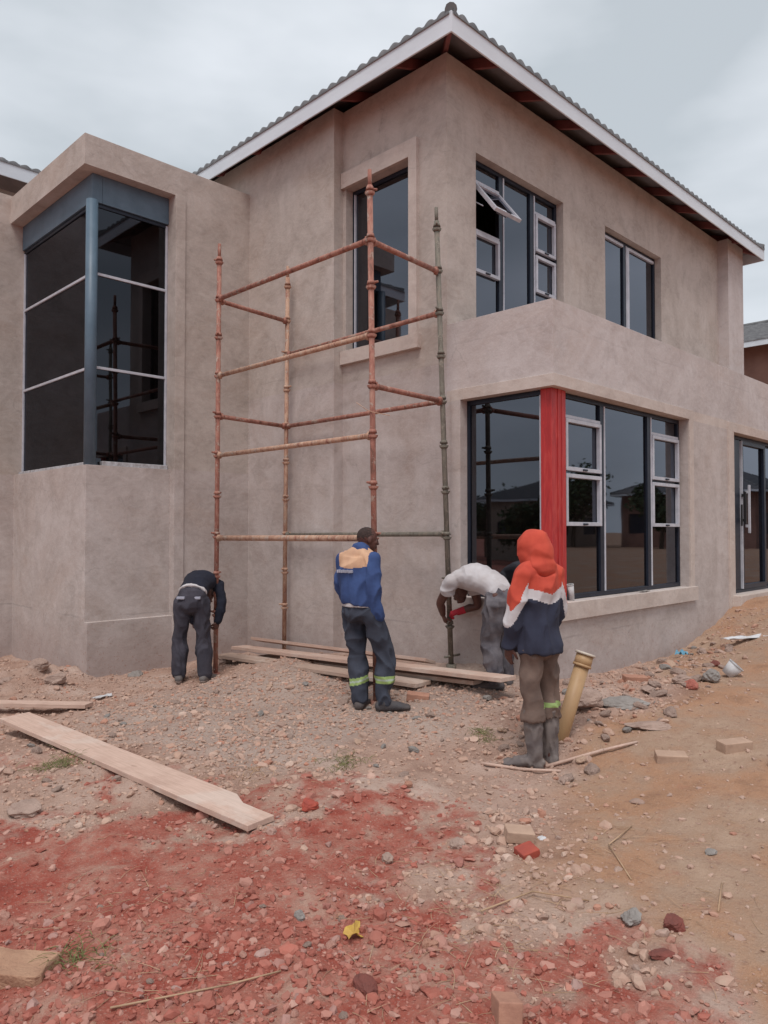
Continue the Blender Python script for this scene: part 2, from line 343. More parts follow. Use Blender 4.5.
def ground():
    fine = np.arange(-1.0, 12.5, .045)
    def ext(a0, step, sign):
        o = []; v = a0
        while abs(v) < 420: step *= 1.16; v += sign*step; o.append(v)
        return o
    ax = np.array(ext(-1.0, .045, -1)[::-1] + list(fine) + ext(fine[-1], .045, 1)); n = len(ax)
    X, Y = np.meshgrid(ax, ax, indexing='ij'); Z = ground_h(X, Y)
    V = np.stack([X.ravel(), Y.ravel(), Z.ravel()], 1)
    I = np.arange(n*n).reshape(n, n)
    F = np.stack([I[:-1, :-1].ravel(), I[1:, :-1].ravel(), I[1:, 1:].ravel(), I[:-1, 1:].ravel()], 1)
    me = bpy.data.meshes.new('ground'); me.vertices.add(len(V)); me.vertices.foreach_set('co', V.ravel())
    me.loops.add(F.size); me.loops.foreach_set('vertex_index', F.ravel().astype(np.int32)); me.polygons.add(len(F))
    me.polygons.foreach_set('loop_start', np.arange(0, F.size, 4, dtype=np.int32))
    me.polygons.foreach_set('use_smooth', np.ones(len(F), bool)); me.update(); me.validate()
    red, sand, grav = zones(X.ravel(), Y.ravel())
    a = me.color_attributes.new('zone', 'FLOAT_COLOR', 'POINT')
    a.data.foreach_set('color', np.stack([red, sand, grav, np.ones(len(red))], 1).ravel())
    m, nn, b = new_mat('building site soil')
    at = nn.nodes.new('ShaderNodeAttribute'); at.attribute_name = 'zone'; sp = nn.nodes.new('ShaderNodeSeparateColor'); nn.links.new(at.outputs['Color'], sp.inputs[0])
    def sharpen(sock, amt=.6):
        j = math_n(nn, 'MULTIPLY', math_n(nn, 'SUBTRACT', noise_n(nn, 5, 6, .7), .5), amt*2)
        return math_n(nn, 'MULTIPLY', math_n(nn, 'SUBTRACT', math_n(nn, 'ADD', sock, j), .2), 1.65, True)
    f1 = noise_n(nn, 1.6, 7, .62); f2 = noise_n(nn, 22, 6, .7); f3 = noise_n(nn, 90, 4, .7)
    tan = ramp(nn, f1, [(.3, (.29, .175, .135)), (.46, (.39, .255, .20)), (.58, (.43, .30, .245)), (.72, (.50, .375, .315))])
    san = ramp(nn, f1, [(.3, (.29, .165, .105)), (.42, (.40, .225, .14)), (.56, (.37, .245, .175)), (.72, (.46, .325, .24))])
    rd = ramp(nn, noise_n(nn, 2.6, 8, .68), [(.3, (.22, .052, .040)), (.42, (.31, .078, .056)), (.53, (.36, .14, .105)), (.64, (.41, .25, .195))])
    gr = ramp(nn, f1, [(.3, (.31, .225, .19)), (.7, (.44, .34, .29))])
    c = mixc(nn, sharpen(sp.outputs[2], .35), tan, gr)
    c = mixc(nn, sharpen(sp.outputs[1], .35), c, san)
    c = mixc(nn, sharpen(sp.outputs[0], 1.0), c, rd)
    c = mixc(nn, math_n(nn, 'MULTIPLY', ramp(nn, f2, [(.30, (1, 1, 1)), (.46, (0, 0, 0))]), .55), c, (.21, .11, .085))
    c = mixc(nn, math_n(nn, 'MULTIPLY', ramp(nn, f3, [(.56, (0, 0, 0)), (.68, (1, 1, 1))]), .45), c, (.50, .38, .32))
    vo = nn.nodes.new('ShaderNodeTexVoronoi'); vo.inputs['Scale'].default_value = 38; tcx = nn.nodes.new('ShaderNodeTexCoord'); nn.links.new(tcx.outputs['Object'], vo.inputs['Vector'])
    nn.links.new(c, b.inputs['Base Color']); b.inputs['Roughness'].default_value = .97; b.inputs['Specular IOR Level'].default_value = .1
    peb = math_n(nn, 'SUBTRACT', 1.0, math_n(nn, 'MULTIPLY', vo.outputs['Distance'], 2.2), True)
    peb = math_n(nn, 'MULTIPLY', peb, math_n(nn, 'SUBTRACT', 1.0, math_n(nn, 'MULTIPLY', sp.outputs[1], .5)))
    hh = math_n(nn, 'ADD', math_n(nn, 'MULTIPLY', peb, .35), math_n(nn, 'ADD', f2, math_n(nn, 'MULTIPLY', f3, .5)))
    bump(nn, b, hh, .75, .022)
    me.materials.append(m)
    tag(link(bpy.data.objects.new('ground', me)), kind='structure')
ground()

# ------------------------------------------------------------------ house shell out of a cell grid
def solid(name, adds, subs, matfn, mats, parent, bevel=.012, late=()):
    allb = adds+subs+list(late)
    cs = [sorted({round(b[i], 4) for b in allb for i in (2*a, 2*a+1)}) for a in range(3)]
    mid = [np.array([(p+q)/2 for p, q in zip(c[:-1], c[1:])]) for c in cs]
    occ = np.zeros([len(m) for m in mid], bool)
    def sel(b): return np.ix_((mid[0] > b[0]) & (mid[0] < b[1]), (mid[1] > b[2]) & (mid[1] < b[3]), (mid[2] > b[4]) & (mid[2] < b[5]))
    for b in adds: occ[sel(b)] = True
    for b in subs: occ[sel(b)] = False
    for b in late: occ[sel(b)] = True
    vid = {}; V = []; F = []; MI = []
    def vi(i, j, k):
        key = (i, j, k)
        if key not in vid: vid[key] = len(V); V.append((cs[0][i], cs[1][j], cs[2][k]))
        return vid[key]
    pad = np.pad(occ, 1)
    quads = {(0, 1): ((1, 0, 0), (1, 1, 0), (1, 1, 1), (1, 0, 1)), (0, -1): ((0, 0, 0), (0, 0, 1), (0, 1, 1), (0, 1, 0)),
             (1, 1): ((0, 1, 0), (0, 1, 1), (1, 1, 1), (1, 1, 0)), (1, -1): ((0, 0, 0), (1, 0, 0), (1, 0, 1), (0, 0, 1)),
             (2, 1): ((0, 0, 1), (1, 0, 1), (1, 1, 1), (0, 1, 1)), (2, -1): ((0, 0, 0), (0, 1, 0), (1, 1, 0), (1, 0, 0))}
    for i, j, k in np.argwhere(occ):
        for (ax, sg), q in quads.items():
            nb = [i+1, j+1, k+1]; nb[ax] += sg
            if not pad[tuple(nb)]:
                F.append(tuple(vi(i+a, j+b, k+c) for a, b, c in q))
                MI.append(matfn(mid[0][i], mid[1][j], mid[2][k], ax, sg))
    o = mesh_obj(name, V, F, mats, parent, mi=MI)
    if bevel:
        bv = o.modifiers.new('bevel', 'BEVEL'); bv.width = bevel; bv.segments = 2; bv.limit_method = 'ANGLE'; bv.angle_limit = R(40)
    return o

XA, XB, YR, YU, YB, XC = 6.0, 5.85, 3.778, 5.063, 8.445, 3.576
house = empty('house', (6, 5, .3), label='unfinished two storey plastered house with tiled roof and tinted windows', cat='house')
def hp(o):      # parent to the house while keeping world coordinates
    o.parent = house; o.matrix_parent_inverse = house_inv; return o
house_inv = Matrix.Translation((-6, -5, -.3))
adds = [
 # ground floor walls
 (XA, XA+.2, YR, 6.7, -.5, 3.82), (XA, 16, YR, YR+.2, -.5, 3.82), (15.8, 16, YR, 12, -.5, 3.82),
 (XB, XB+.35, 6.7, 12, -.5, 3.5), (XB, 16, 11.8, 12, -.5, 3.5),
 # slabs
 (XA+.1, 15.9, YR+.1, 11.9, .45, .74), (XA+.1, 15.9, YR+.1, 11.9, 3.18, 3.42),
 # upper floor
 (XA, XA+.2, YU, 6.7, 3.3, 6.74), (XB, XB+.35, 6.7, 12, 3.3, 6.74), (XA, 14.05, YU, YU+.2, 3.3, 6.74),
 (13.35, 14.05, YU-.176, YU+.1, 3.3, 6.74), (13.85, 14.05, YU, 12, 3.3, 6.74), (XB, 14.05, 11.8, 12, 3.3, 6.74),
 # bay block and wing behind
 (XC, XB+.1, YB, YB+.3, -.5, 6.24), (XC, XC+.3, YB, 10.95, -.5, 6.24), (.9, XC+.3, 10.85, 11.05, -.5, 6.27),
 (XC+.1, XB+.1, YB+.1, 10.95, 5.72, 5.92), (XC+.3, XB+.1, 10.85, 11.05, -.5, 6.24), (.9, XB, 10.95, 12.4, 5.3, 5.5),
 (.3, 5.2, 12.3, 12.5, -.5, 6.95), (.3, .5, 12.4, 17.2, -.5, 6.95), (.9, 1.1, 10.95, 12.4, -.5, 6.27),
]
subs = [
 # corner window, sliding door
 (XA-.1, 8.97, YR-.1, YR+.3, .98, 3.0), (XA-.1, XA+.3, YR-.1, 4.87, .98, 3.0), (10.4, 13.0, YR-.1, YR+.3, .79, 2.98),
 # upper windows
 (6.5, 8.3, YU-.1, YU+.3, 3.95, 5.84), (9.37, 11.1, YU-.1, YU+.3, 3.80, 5.86), (XA-.1, XA+.3, 5.58, 6.65, 3.80, 5.78),
 # bay corner window and the recessed wall below it
 (XC-.1, 4.73, YB-.1, 10.85, 2.42, 5.88-.16), (XC-.1, XC+.31, YB-.1, 10.85, 2.42, 5.88), (XC-.1, 4.73, YB-.1, YB+.31, 2.42, 5.88),
 (XC-.1, XC+.085, YB-.1, 10.85, .60, 2.42), (XC-.1, 4.73, YB-.1, YB+.085, .60, 2.42), (XC-.1, XC+.085, YB-.1, 10.85, -.5, .60), (XC-.1, 4.73, YB-.1, YB+.012, -.5, .60),
]
late = [
 # raised plaster bands, 25 mm proud
 (4.73, 4.865, YB-.022, YB+.01, -.5, 5.88),
 (XA-.045, XA+.01, 5.46, 5.58, 3.665, 5.97), (XA-.045, XA+.01, 5.58, 6.695, 5.78, 5.97), (XA-.06, XA+.01, 5.43, 6.695, 3.64, 3.80),
 (XA-.022, 9.09, YR-.022, YR+.01, 3.0, 3.115), (XA-.022, XA+.01, YR-.022, 4.99, 3.0, 3.115), (8.97, 9.09, YR-.022, YR+.01, .98, 3.0), (XA-.022, XA+.01, 4.87, 4.99, .98, 3.0),
 (XA-.04, 9.13, YR-.045, YR+.01, .815, .98), (XA-.04, XA+.01, YR-.045, 5.03, .815, .98),
 (10.22, 10.4, YR-.022, YR+.01, .60, 3.10), (10.4, 13.2, YR-.022, YR+.01, 2.98, 3.10), (10.3, 13.2, YR-.12, YR+.01, .3, .79),
]
def wmat(x, y, z, ax, sg):
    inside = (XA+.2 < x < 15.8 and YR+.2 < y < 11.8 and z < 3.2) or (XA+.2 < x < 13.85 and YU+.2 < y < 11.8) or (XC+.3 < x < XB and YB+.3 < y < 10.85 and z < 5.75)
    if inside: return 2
    if x > XA-.06 and y < YU and z > 3.0: return 3 if z > 3.12 else 4
    if y < YR: return 4
    if x < XA and 5.4 < y < 6.69 and 3.6 < z < 5.98: return 4
    if z > 3.42 or (x < XB and z > 2.3): return 0
    return 1
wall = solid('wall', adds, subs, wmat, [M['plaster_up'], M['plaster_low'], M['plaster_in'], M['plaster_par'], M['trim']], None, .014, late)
hp(wall)

# windows ----------------------------------------------------------
def window_y(name, x0, x1, z0, z1, y, cols, rows_of, label=None, edge=.045):
    """aluminium window in a wall that faces -Y; cols = splits in x; rows_of = z splits per column with kind"""
    f = MB(); d = .05
    f.box(x0, x1, y, y+d, z1-edge, z1); f.box(x0, x1, y, y+d, z0, z0+edge)
    f.box(x0, x0+edge, y, y+d, z0+edge, z1-edge); f.box(x1-edge, x1, y, y+d, z0+edge, z1-edge)
    xs = [x0+edge] + list(cols) + [x1-edge]
    for c in cols:
        f.box(c-.045, c+.03, y-.004, y+d, z0+edge, z1-edge)
        f.box(c+.03, c+.052, y-.012, y+d, z0+edge, z1-edge, 1)
    fo = f.build('window', [M['frame_dark'], M['frame_white']], None, .003); hp(fo)
    if label: fo['label'] = label
    g = MB(); g.box(x0+.01, x1-.01, y+.022, y+.028, z0+.01, z1-.01); return fo, g, xs
def sash(parent, x0, x1, z0, z1, y, open_deg=0, w=.038):
    s = MB()
    s.box(x0, x1, -.02, .022, z1-w, z1); s.box(x0, x1, -.02, .022, z0, z0+w); s.box(x0, x0+w, -.02, .022, z0+w, z1-w); s.box(x1-w, x1, -.02, .022, z0+w, z1-w)
    s.box((x0+x1)/2-.04, (x0+x1)/2+.04, -.035, -.02, z0+.008, z0+.026, 1)
    if open_deg:
        rot = Matrix.Rotation(-R(open_deg), 4, 'X')
        pv = Matrix.Translation((0, 0, z1)) @ rot @ Matrix.Translation((0, 0, -z1))
        s.v = [tuple(pv @ Vector(v)) for v in s.v]
        gl = MB(); gl.box(x0+w, x1-w, 0, .006, z0+w, z1-w, mat=pv)
    s.v = [(a, b+y-.004, c) for a, b, c in s.v]
    o = s.build('sash', [M['frame_white'], M['frame_dark']], None, .003); o.parent = parent
    if open_deg:
        gl.v = [(a, b+y-.004, c) for a, b, c in gl.v]
        o['label'] = 'sash tilted open'
        p = gl.build('pane', M['glass'], None); p.parent = parent
        for xx in (x0+w/2, x1-w/2):
            st = MB(); st.tube((xx, y+.01, z1-.2), (xx, y-.13, z1-.30), .007); q = st.build('stay', M['frame_white'], None); q.parent = parent
    return o
# ground floor corner window, right side
f, g, xs = window_y('window', 6.31, 8.97, .985, 2.995, 3.885, (7.09, 8.16), None, 'right side of the ground floor corner window, with four small sashes')
p = g.build('pane', M['glass'], None); p.parent = f
def gbar(parent, *b):
    rb = MB(); rb.box(*b); q = rb.build('glazing_bar', M['frame_white'], None, .002); q.parent = parent
for a, b in ((6.355, 7.045), (8.212, 8.925)): gbar(f, a, b, 3.875, 3.93, 2.755, 2.785)
for a, b in ((6.36, 7.045), (8.215, 8.92)):
    sash(f, a, b, 2.24, 2.75, 3.885); sash(f, a, b, 1.70, 2.21, 3.885)
# corner window, left side (wall faces -X)
m = MB(); x = XA+.09
m.box(x, x+.05, 3.96, 4.87, 2.95, 2.998); m.box(x, x+.05, 3.96, 4.87, .982, 1.03); m.box(x, x+.05, 4.84, 4.87, 1.03, 2.95); m.box(x-.01, x+.05, 3.955, 3.985, 1.03, 2.95, 1)
f = m.build('window', [M['frame_dark'], M['frame_white']], None, .003); hp(f)
m = MB(); m.box(x+.022, x+.028, 3.96, 4.86, .99, 2.99); q = m.build('pane', M['glass'], None); q.parent = f
# upper right facade window
f, g, xs = window_y('window', 6.52, 8.3, 3.955, 5.838, YU+.10, (7.10, 7.74), None, 'upper window with one sash tilted open')
g = MB(); yy = YU+.122
g.box(7.1, 7.74, yy, yy+.006, 3.97, 5.83); g.box(7.77, 8.28, yy, yy+.006, 3.97, 5.83); g.box(6.53, 7.09, yy, yy+.006, 3.97, 5.03); g.box(6.53, 7.09, yy, yy+.006, 5.58, 5.83)
p = g.build('pane', M['glass'], None); p.parent = f
for b in ((6.565, 7.055, YU+.09, YU+.15, 5.565, 5.605), (6.565, 7.055, YU+.09, YU+.15, 5.02, 5.05), (7.79, 8.255, YU+.09, YU+.15, 5.575, 5.605)): gbar(f, *b)
sash(f, 6.57, 7.05, 5.06, 5.56, YU+.10, 38); sash(f, 6.57, 7.05, 4.56, 5.015, YU+.10)
sash(f, 7.80, 8.25, 5.11, 5.57, YU+.10); sash(f, 7.80, 8.25, 4.60, 5.06, YU+.10)
# upper sliding window
f, g, xs = window_y('window', 9.37, 11.1, 3.81, 5.855, YU+.10, (10.12,), None, 'two pane upper window')
p = g.build('pane', M['glass'], None); p.parent = f
m = MB(); m.box(10.175, 10.24, YU+.085, YU+.14, 3.86, 5.80); m.box(9.42, 10.07, YU+.09, YU+.14, 5.77, 5.81); m.box(10.24, 11.05, YU+.09, YU+.14, 5.77, 5.81)
q = m.build('sash', M['frame_white'], None, .003); q.parent = f
# tall window (faces -X)
m = MB(); x = XA+.11
m.box(x, x+.05, 5.58, 6.65, 5.735, 5.778); m.box(x, x+.05, 5.58, 6.65, 3.802, 3.85); m.box(x, x+.05, 5.58, 5.62, 3.85, 5.735); m.box(x, x+.05, 6.62, 6.65, 3.85, 5.735); m.box(x-.004, x+.03, 6.605, 6.62, 3.85, 5.735, 1)
f = m.build('window', [M['frame_dark'], M['frame_white']], None, .003); hp(f); f['label'] = 'tall single pane stair window'
m = MB(); m.box(x+.022, x+.028, 5.59, 6.64, 3.81, 5.77); q = m.build('pane', M['glass'], None); q.parent = f
# bay corner window
m = MB(); gx, gy = 3.775, 8.64
m.box(gx-.015, gx+.03, gy, 10.85, 5.50, 5.54, 1); m.box(gx-.005, gx+.03, gy, 10.84, 2.425, 2.45, 1)
m.box(gx-.02, gx+.03, 10.815, 10.847, 2.45, 5.5); m.box(4.70, 4.727, gy-.02, gy+.03, 2.45, 5.53)
for z in (3.585, 4.70):
    m.box(gx-.02, gx+.02, gy+.02, 10.81, z-.016, z+.016); m.box(gx+.02, 4.70, gy-.02, gy+.02, z-.016, z+.016)
m.box(gx+.03, 4.70, gy-.015, gy+.03, 5.50, 5.54, 1)
f = m.build('window', [M['frame_white'], M['frame_dark']], None, .003); hp(f); f['label'] = 'tall glazed corner window of the bay'
m = MB(); m.box(gx, gx+.008, gy, 10.84, 2.43, 5.53); m.box(gx+.01, 4.72, gy, gy+.008, 2.43, 5.53); q = m.build('pane', M['glass_bay'], None); q.parent = f
m = MB(); m.box(gx-.06, gx+.02, gy+.08, 10.84, 2.42, 2.462); m.box(gx+.1, 4.72, gy-.07, gy+.012, 2.42, 2.475)
q = m.build('sill_tape', M['foam'], None, .006); q.parent = f
m = MB(); m.box(3.735, 3.86, 8.60, 10.845, 5.545, 5.879); m.box(3.861, 4.728, 8.60, 8.74, 5.545, 5.879)
hp(m.build('lintel_beam', M['blue_steel'], None, .004))
m = MB(); m.tube((3.735, 8.60, 2.42), (3.735, 8.60, 5.548), .068, n=28); hp(m.build('column', M['blue_steel'], None, smooth=True))['label'] = 'round blue steel corner column'
m = MB(); m.box(6.05, 6.30, 3.83, 3.95, .981, 2.998); m.box(6.15, 6.165, 3.822, 3.83, .981, 2.998); m.box(6.22, 6.228, 3.824, 3.83, .981, 2.998)
hp(m.build('column', M['red_col'], None, .006))['label'] = 'square red primed corner column'
# sliding door
m = MB(); y = YR+.1
m.box(10.4, 13.0, y, y+.1, 2.93, 2.978); m.box(10.4, 13.0, y, y+.1, .792, .83); m.box(10.4, 10.45, y, y+.1, .83, 2.93); m.box(12.95, 13, y, y+.1, .83, 2.93)
dr = m.build('door', M['frame_dark'], None, .004); hp(dr)
for k, (a, b, yy) in enumerate(((10.98, 11.95, y-.01), (11.93, 12.94, y+.04))):
    m = MB(); m.box(a, b, yy, yy+.04, 2.87, 2.93); m.box(a, b, yy, yy+.04, .835, .90); m.box(a, a+.07, yy, yy+.04, .90, 2.87); m.box(b-.07, b, yy, yy+.04, .9, 2.87)
    m.box(a-.006, a+.014, yy-.008, yy+.04, .84, 2.92, 1) if k == 0 else None
    q = m.build('door_leaf', [M['frame_dark'], M['frame_white']] if k == 0 else [M['frame_dark'], M['frame_dark']], None, .003); q.parent = dr
m = MB(); m.box(10.94, 12.9, y+.03, y+.036, .88, 2.9); q = m.build('pane', M['glass'], None); q.parent = dr
m = MB(); m.box(11.10, 11.13, y-.075, y-.045, 1.62, 2.30); m.box(11.10, 11.13, y-.05, y-.01, 1.70, 1.74); m.box(11.10, 11.13, y-.05, y-.01, 2.18, 2.22); q = m.build('handle', M['frame_white'], None, .004); q.parent = dr
m = MB(); m.box(10.47, 10.93, y, y+.05, .835, 2.925); m.box(10.45, 10.50, y-.02, y, .835, 2.925); q = m.build('side_panel', M['frame_dark'], None, .004); q.parent = dr
m = MB(); m.box(10.955, 10.985, y-.07, y-.045, 1.75, 2.2); m.box(10.955, 10.985, y-.05, y-.01, 1.78, 1.82); m.box(10.955, 10.985, y-.05, y-.01, 2.13, 2.17); m.box(10.87, 10.895, y-.05, y-.03, 1.72, 2.02)
q = m.build('handle', M['black'], None, .004); q.parent = dr
m = MB(); m.tube((12.9, YR-.03, 3.38), (12.9, YR+.05, 3.38), .02); 

# roof -------------------------------------------------------------
def hip_roof(name, x0, x1, y0, y1, ze, slope, parentfn, fh=.20, mat=None, overhang=.42, rafters=True, detail=True, step=.0278):
    mat = mat or M['tile']; V = []; F = []
    half = min(x1-x0, y1-y0)/2
    def prof(a): return .048*abs(math.sin(math.pi*a/.167))**1.0-.006
    nr = int(half/.32)+1
    for side in range(4):
        L0, L1 = (x0, x1) if side in (0, 2) else (y0, y1)
        na = max(2, int((L1-L0)/(step if detail else .12))); t_list = []
        for r in range(nr):
            a, b = r*.32, min((r+1)*.32, half); t_list += [(a, .03), (b, .0)]
        rows = []
        t_list = [(-.030, -.021), (-.030, .012)] + t_list[1:]
        for t, lift in t_list:
            row = []
            for k in range(na+1):
                al = L0 + (L1-L0)*k/na; ac = min(max(al, L0+t), L1-t)
                z = ze + t*slope + lift + (prof(al) if lift > -.02 else .012)
                p = {0: (ac, y0+t), 2: (ac, y1-t), 1: (x1-t, ac), 3: (x0+t, ac)}[side]
                row.append(len(V)); V.append((p[0], p[1], z))
            rows.append(row)
        for a, b in zip(rows[:-1], rows[1:]):
            for k in range(na):
                q = (a[k], a[k+1], b[k+1], b[k]); F.append(q if side in (0, 1) else q[::-1])
    o = mesh_obj('roof', V, F, mat, None, True); parentfn(o)
    # underside
    zz = ze-.012
    e = [(x0, y0), (x1, y0), (x1, y1), (x0, y1)]
    if x1-x0 > y1-y0: r0, r1 = (x0+half, (y0+y1)/2), (x1-half, (y0+y1)/2)
    else: r0, r1 = ((x0+x1)/2, y0+half), ((x0+x1)/2, y1-half)
    UV = [(*p, zz) for p in e] + [(*r0, zz+half*slope-.03), (*r1, zz+half*slope-.03)]
    UF = [(0, 4, 5, 1), (1, 5, 2), (2, 5, 4, 3), (3, 4, 0)] if x1-x0 > y1-y0 else [(0, 4, 1), (1, 4, 5, 2), (2, 5, 3), (3, 5, 4, 0)]
    q = mesh_obj('roof_lining', UV, UF, M['soffit'], None); q.parent = o
    m = MB()
    m.box(x0-.018, x1+.018, y0-.018, y0, ze-fh, ze+.012); m.box(x0-.018, x1+.018, y1, y1+.018, ze-fh, ze+.012)
    m.box(x0-.018, x0, y0, y1, ze-fh, ze+.012); m.box(x1, x1+.018, y0, y1, ze-fh, ze+.012)
    q = m.build('fascia', M['fascia'], None, .003); q.parent = o
    # hip caps
    m = MB()
    for (cx, cy), rr in ((e[0], r0), (e[3], r0 if x1-x0 > y1-y0 else r1), (e[1], r1 if x1-x0 > y1-y0 else r0), (e[2], r1)):
        n = 14; A = Vector((cx, cy, ze+.03)); B = Vector((*rr, ze+half*slope+.05))
        for k in range(n):
            a = A.lerp(B, k/n); b = A.lerp(B, (k+1)/n); m.tube(a+Vector((0, 0, .012)), b, .062, .052, n=10)
    m.tube((*r0, ze+half*slope+.03), (*r1, ze+half*slope+.03), .08)
    q = m.build('hip_cap', M['cap'], None); q.parent = o
    if rafters:
        def raf(p0, p1):
            r = MB(); A = Vector(p0); B = Vector(p1); d = (B-A).normalized(); sd_ = Vector((-d.y, d.x, 0)).normalized()*.022; up = Vector((0, 0, .11))
            vs = [A+sd_, A-sd_, A-sd_+up, A+sd_+up, B+sd_, B-sd_, B-sd_+up, B+sd_+up]
            r.v = [tuple(v) for v in vs]; r.f = [(0, 1, 2, 3), (4, 7, 6, 5), (0, 4, 5, 1), (1, 5, 6, 2), (2, 6, 7, 3), (3, 7, 4, 0)]; r.m = [0]*6
            q = r.build('rafter', M['rafter'], None); q.parent = o
        dz = -.135; ln = 1.2
        a = x0+.9
        while a < x1-.6: raf((a, y0+.004, ze+dz), (a, y0+ln, ze+dz+ln*slope)); a += .88
        a = y0+.9
        while a < y1-.6: raf((x0+.004, a, ze+dz), (x0+ln, a, ze+dz+ln*slope)); a += .88
        for cx, cy, sx, sy in ((x0, y0, 1, 1), (x1, y0, -1, 1)):
            raf((cx+.01*sx, cy+.01*sy, ze+dz), (cx+ln*sx, cy+ln*sy, ze+dz+ln*slope))
    return o
hip_roof('roof', 5.6, 14.42, 4.663, 12.4, 6.765, .36, hp)
hip_roof('roof', -.2, 5.35, 11.8, 17.5, 7.16, .36, hp, fh=.22, rafters=False)
print('house done')

# ------------------------------------------------------------------ neighbours (one beside, others across the site, mirrored in the glass)
def simple_house(x0, x1, y0, y1, zg, ze, label, wallmat, group=None, wins=True, slope=.4, oh=.5):
    h = empty('house', ((x0+x1)/2, (y0+y1)/2, zg), label=label, cat='house', group=group); inv = Matrix.Translation(-h.location)
    def P(o): o.parent = h; o.matrix_parent_inverse = inv; return o
    W = []; s = []
    A = [(x0, x1, y0, y0+.25, zg-1, ze+.1), (x0, x1, y1-.25, y1, zg-1, ze+.1), (x0, x0+.25, y0, y1, zg-1, ze+.1), (x1-.25, x1, y0, y1, zg-1, ze+.1)]
    if wins:
        for lv in range(2 if ze-zg > 4.5 else 1):
            z0 = zg+1+lv*3; z1 = z0+1.2
            for n_ in range(3):
                f_ = (n_+.5)/3
                xc = x0+(x1-x0)*f_; yc = y0+(y1-y0)*f_
                s += [(xc-.8, xc+.8, y0-.1, y0+.3, z0, z1), (xc-.8, xc+.8, y1-.3, y1+.1, z0, z1), (x0-.1, x0+.3, yc-.8, yc+.8, z0, z1), (x1-.3, x1+.1, yc-.8, yc+.8, z0, z1)]
                W += s[-4:]
    P(solid('wall', A, s, lambda *a: 0, [wallmat], None, 0))
    for b in W:
        m = MB(); a = [b[0], b[1], b[2], b[3]]
        if b[1]-b[0] < .5: a[0] += .2; a[1] -= .18; m.box(a[0], a[1], a[2], a[3], b[4], b[5])
        else: a[2] += .2; a[3] -= .18; m.box(a[0], a[1], a[2], a[3], b[4], b[5])
        P(m.build('window', M['frame_dark'], None))
    hip_roof('roof', x0-oh, x1+oh, y0-oh, y1+oh, ze, slope, P, rafters=False, detail=False, fh=.16)
    return h
simple_house(20.6, 30, 3.2, 15, .5, 6.50, 'brown walled neighbouring house with grey tiled roof behind the right end of the house', M['nb_wall'], slope=.33, oh=.6)
simple_house(38, 49, -27, -19, .4, 3.6, 'cream bungalow across the site, mirrored in the ground floor windows', M['nb_wall2'])
simple_house(44, 54, -15, -7, .5, 4.0, 'brown brick bungalow across the site beyond the cream one', M['nb_wall'])
simple_house(-36, -26, 19, 29, 0, 3.6, 'cream bungalow on the far left side of the site', M['nb_wall2'])

def make_tree(name, x, y, h, seed, label, group):
    rs = np.random.default_rng(seed); zg = gz(x, y)
    t = empty(name, (x, y, zg), label=label, cat='tree', group=group)
    m = MB(); m.tube((0, 0, -.2), (.1, .05, h*.45), .16, .10, 8)
    for k in range(6):
        a = k*1.05+rs.random(); m.tube((.1, .05, h*(.3+.03*k)), (math.cos(a)*h*.25, math.sin(a)*h*.25, h*(.55+.05*k)), .07, .025, 6)
    q = m.build('trunk', M['bark'], None); q.parent = t
    n = 2600; cl = rs.normal(0, 1, (16, 3))*np.array([.2, .2, .14])*h + np.array([0, 0, h*.62])
    c = cl[rs.integers(0, 16, n)] + rs.normal(0, .075*h, (n, 3)); V = []; F = []
    for i in range(n):
        u = rs.normal(0, 1, 3); u /= np.linalg.norm(u); v = np.cross(u, rs.normal(0, 1, 3)); v /= np.linalg.norm(v); s = .11+.1*rs.random()
        b = len(V); V += [c[i]-u*s, c[i]+v*s*.5, c[i]+u*s, c[i]-v*s*.5]; F.append((b, b+1, b+2, b+3))
    q = mesh_obj('crown', V, F, M['tree_leaf'], None); q.parent = t
TL = ['bushy tree left of the cream bungalow across the site', 'tallest tree, between the cream and the brown bungalow', 'low tree right beside the brown brick bungalow', 'bushy tree beyond the right end of the brown brick bungalow', 'bushy tree farther left of the cream bungalow, alone',
 'low tree in front of the cream bungalow on the far left', 'tree behind the far end of the left cream bungalow', 'lowest tree of the left row, left of its bungalow', 'last tree of the left row, farthest from the left bungalow']
for k, (x, y, h) in enumerate(((34, -22, 4.6), (42, -17.2, 5.4), (41, -11, 3.8), (45, -3.5, 5.0), (30, -28, 4.4), (-23, 24, 3.4), (-30, 32, 4.8), (-28, 15, 4.2), (-18, 33, 4.6))):
    make_tree('tree', x, y, h, 30+k, TL[k], 'trees across the building site')
print('env done')

# ------------------------------------------------------------------ scaffold tower
sc_t = empty('scaffold_tower', (5.2, 6.1, .1), label='rusty red tube scaffold tower standing against the plastered wall', cat='scaffolding'); sc_inv = Matrix.Translation(-sc_t.location)
def sp(o, parent=None):
    if parent is None: o.parent = sc_t; o.matrix_parent_inverse = sc_inv
    else: o.parent = parent
    return o
ST = {'FL': ((4.69, 7.40, .02), (4.66, 7.32, 4.93), 'scaf_red'), 'BL': ((5.74, 7.50, .15), (5.74, 7.45, 4.98), 'scaf_tan'),
      'FR': ((4.69, 4.79, .12), (4.655, 4.84, 4.93), 'scaf_red'), 'BR': ((5.79, 4.84, .30), (5.70, 4.95, 4.94), 'scaf_green')}
def at_z(k, z):
    a, b, _ = ST[k]; t = (z-a[2])/(b[2]-a[2]); return Vector(a).lerp(Vector(b), t)
nodes = [4.72, 4.29, 3.86, 3.42, 2.96, 2.51, 2.05, 1.59, 1.14, .70]
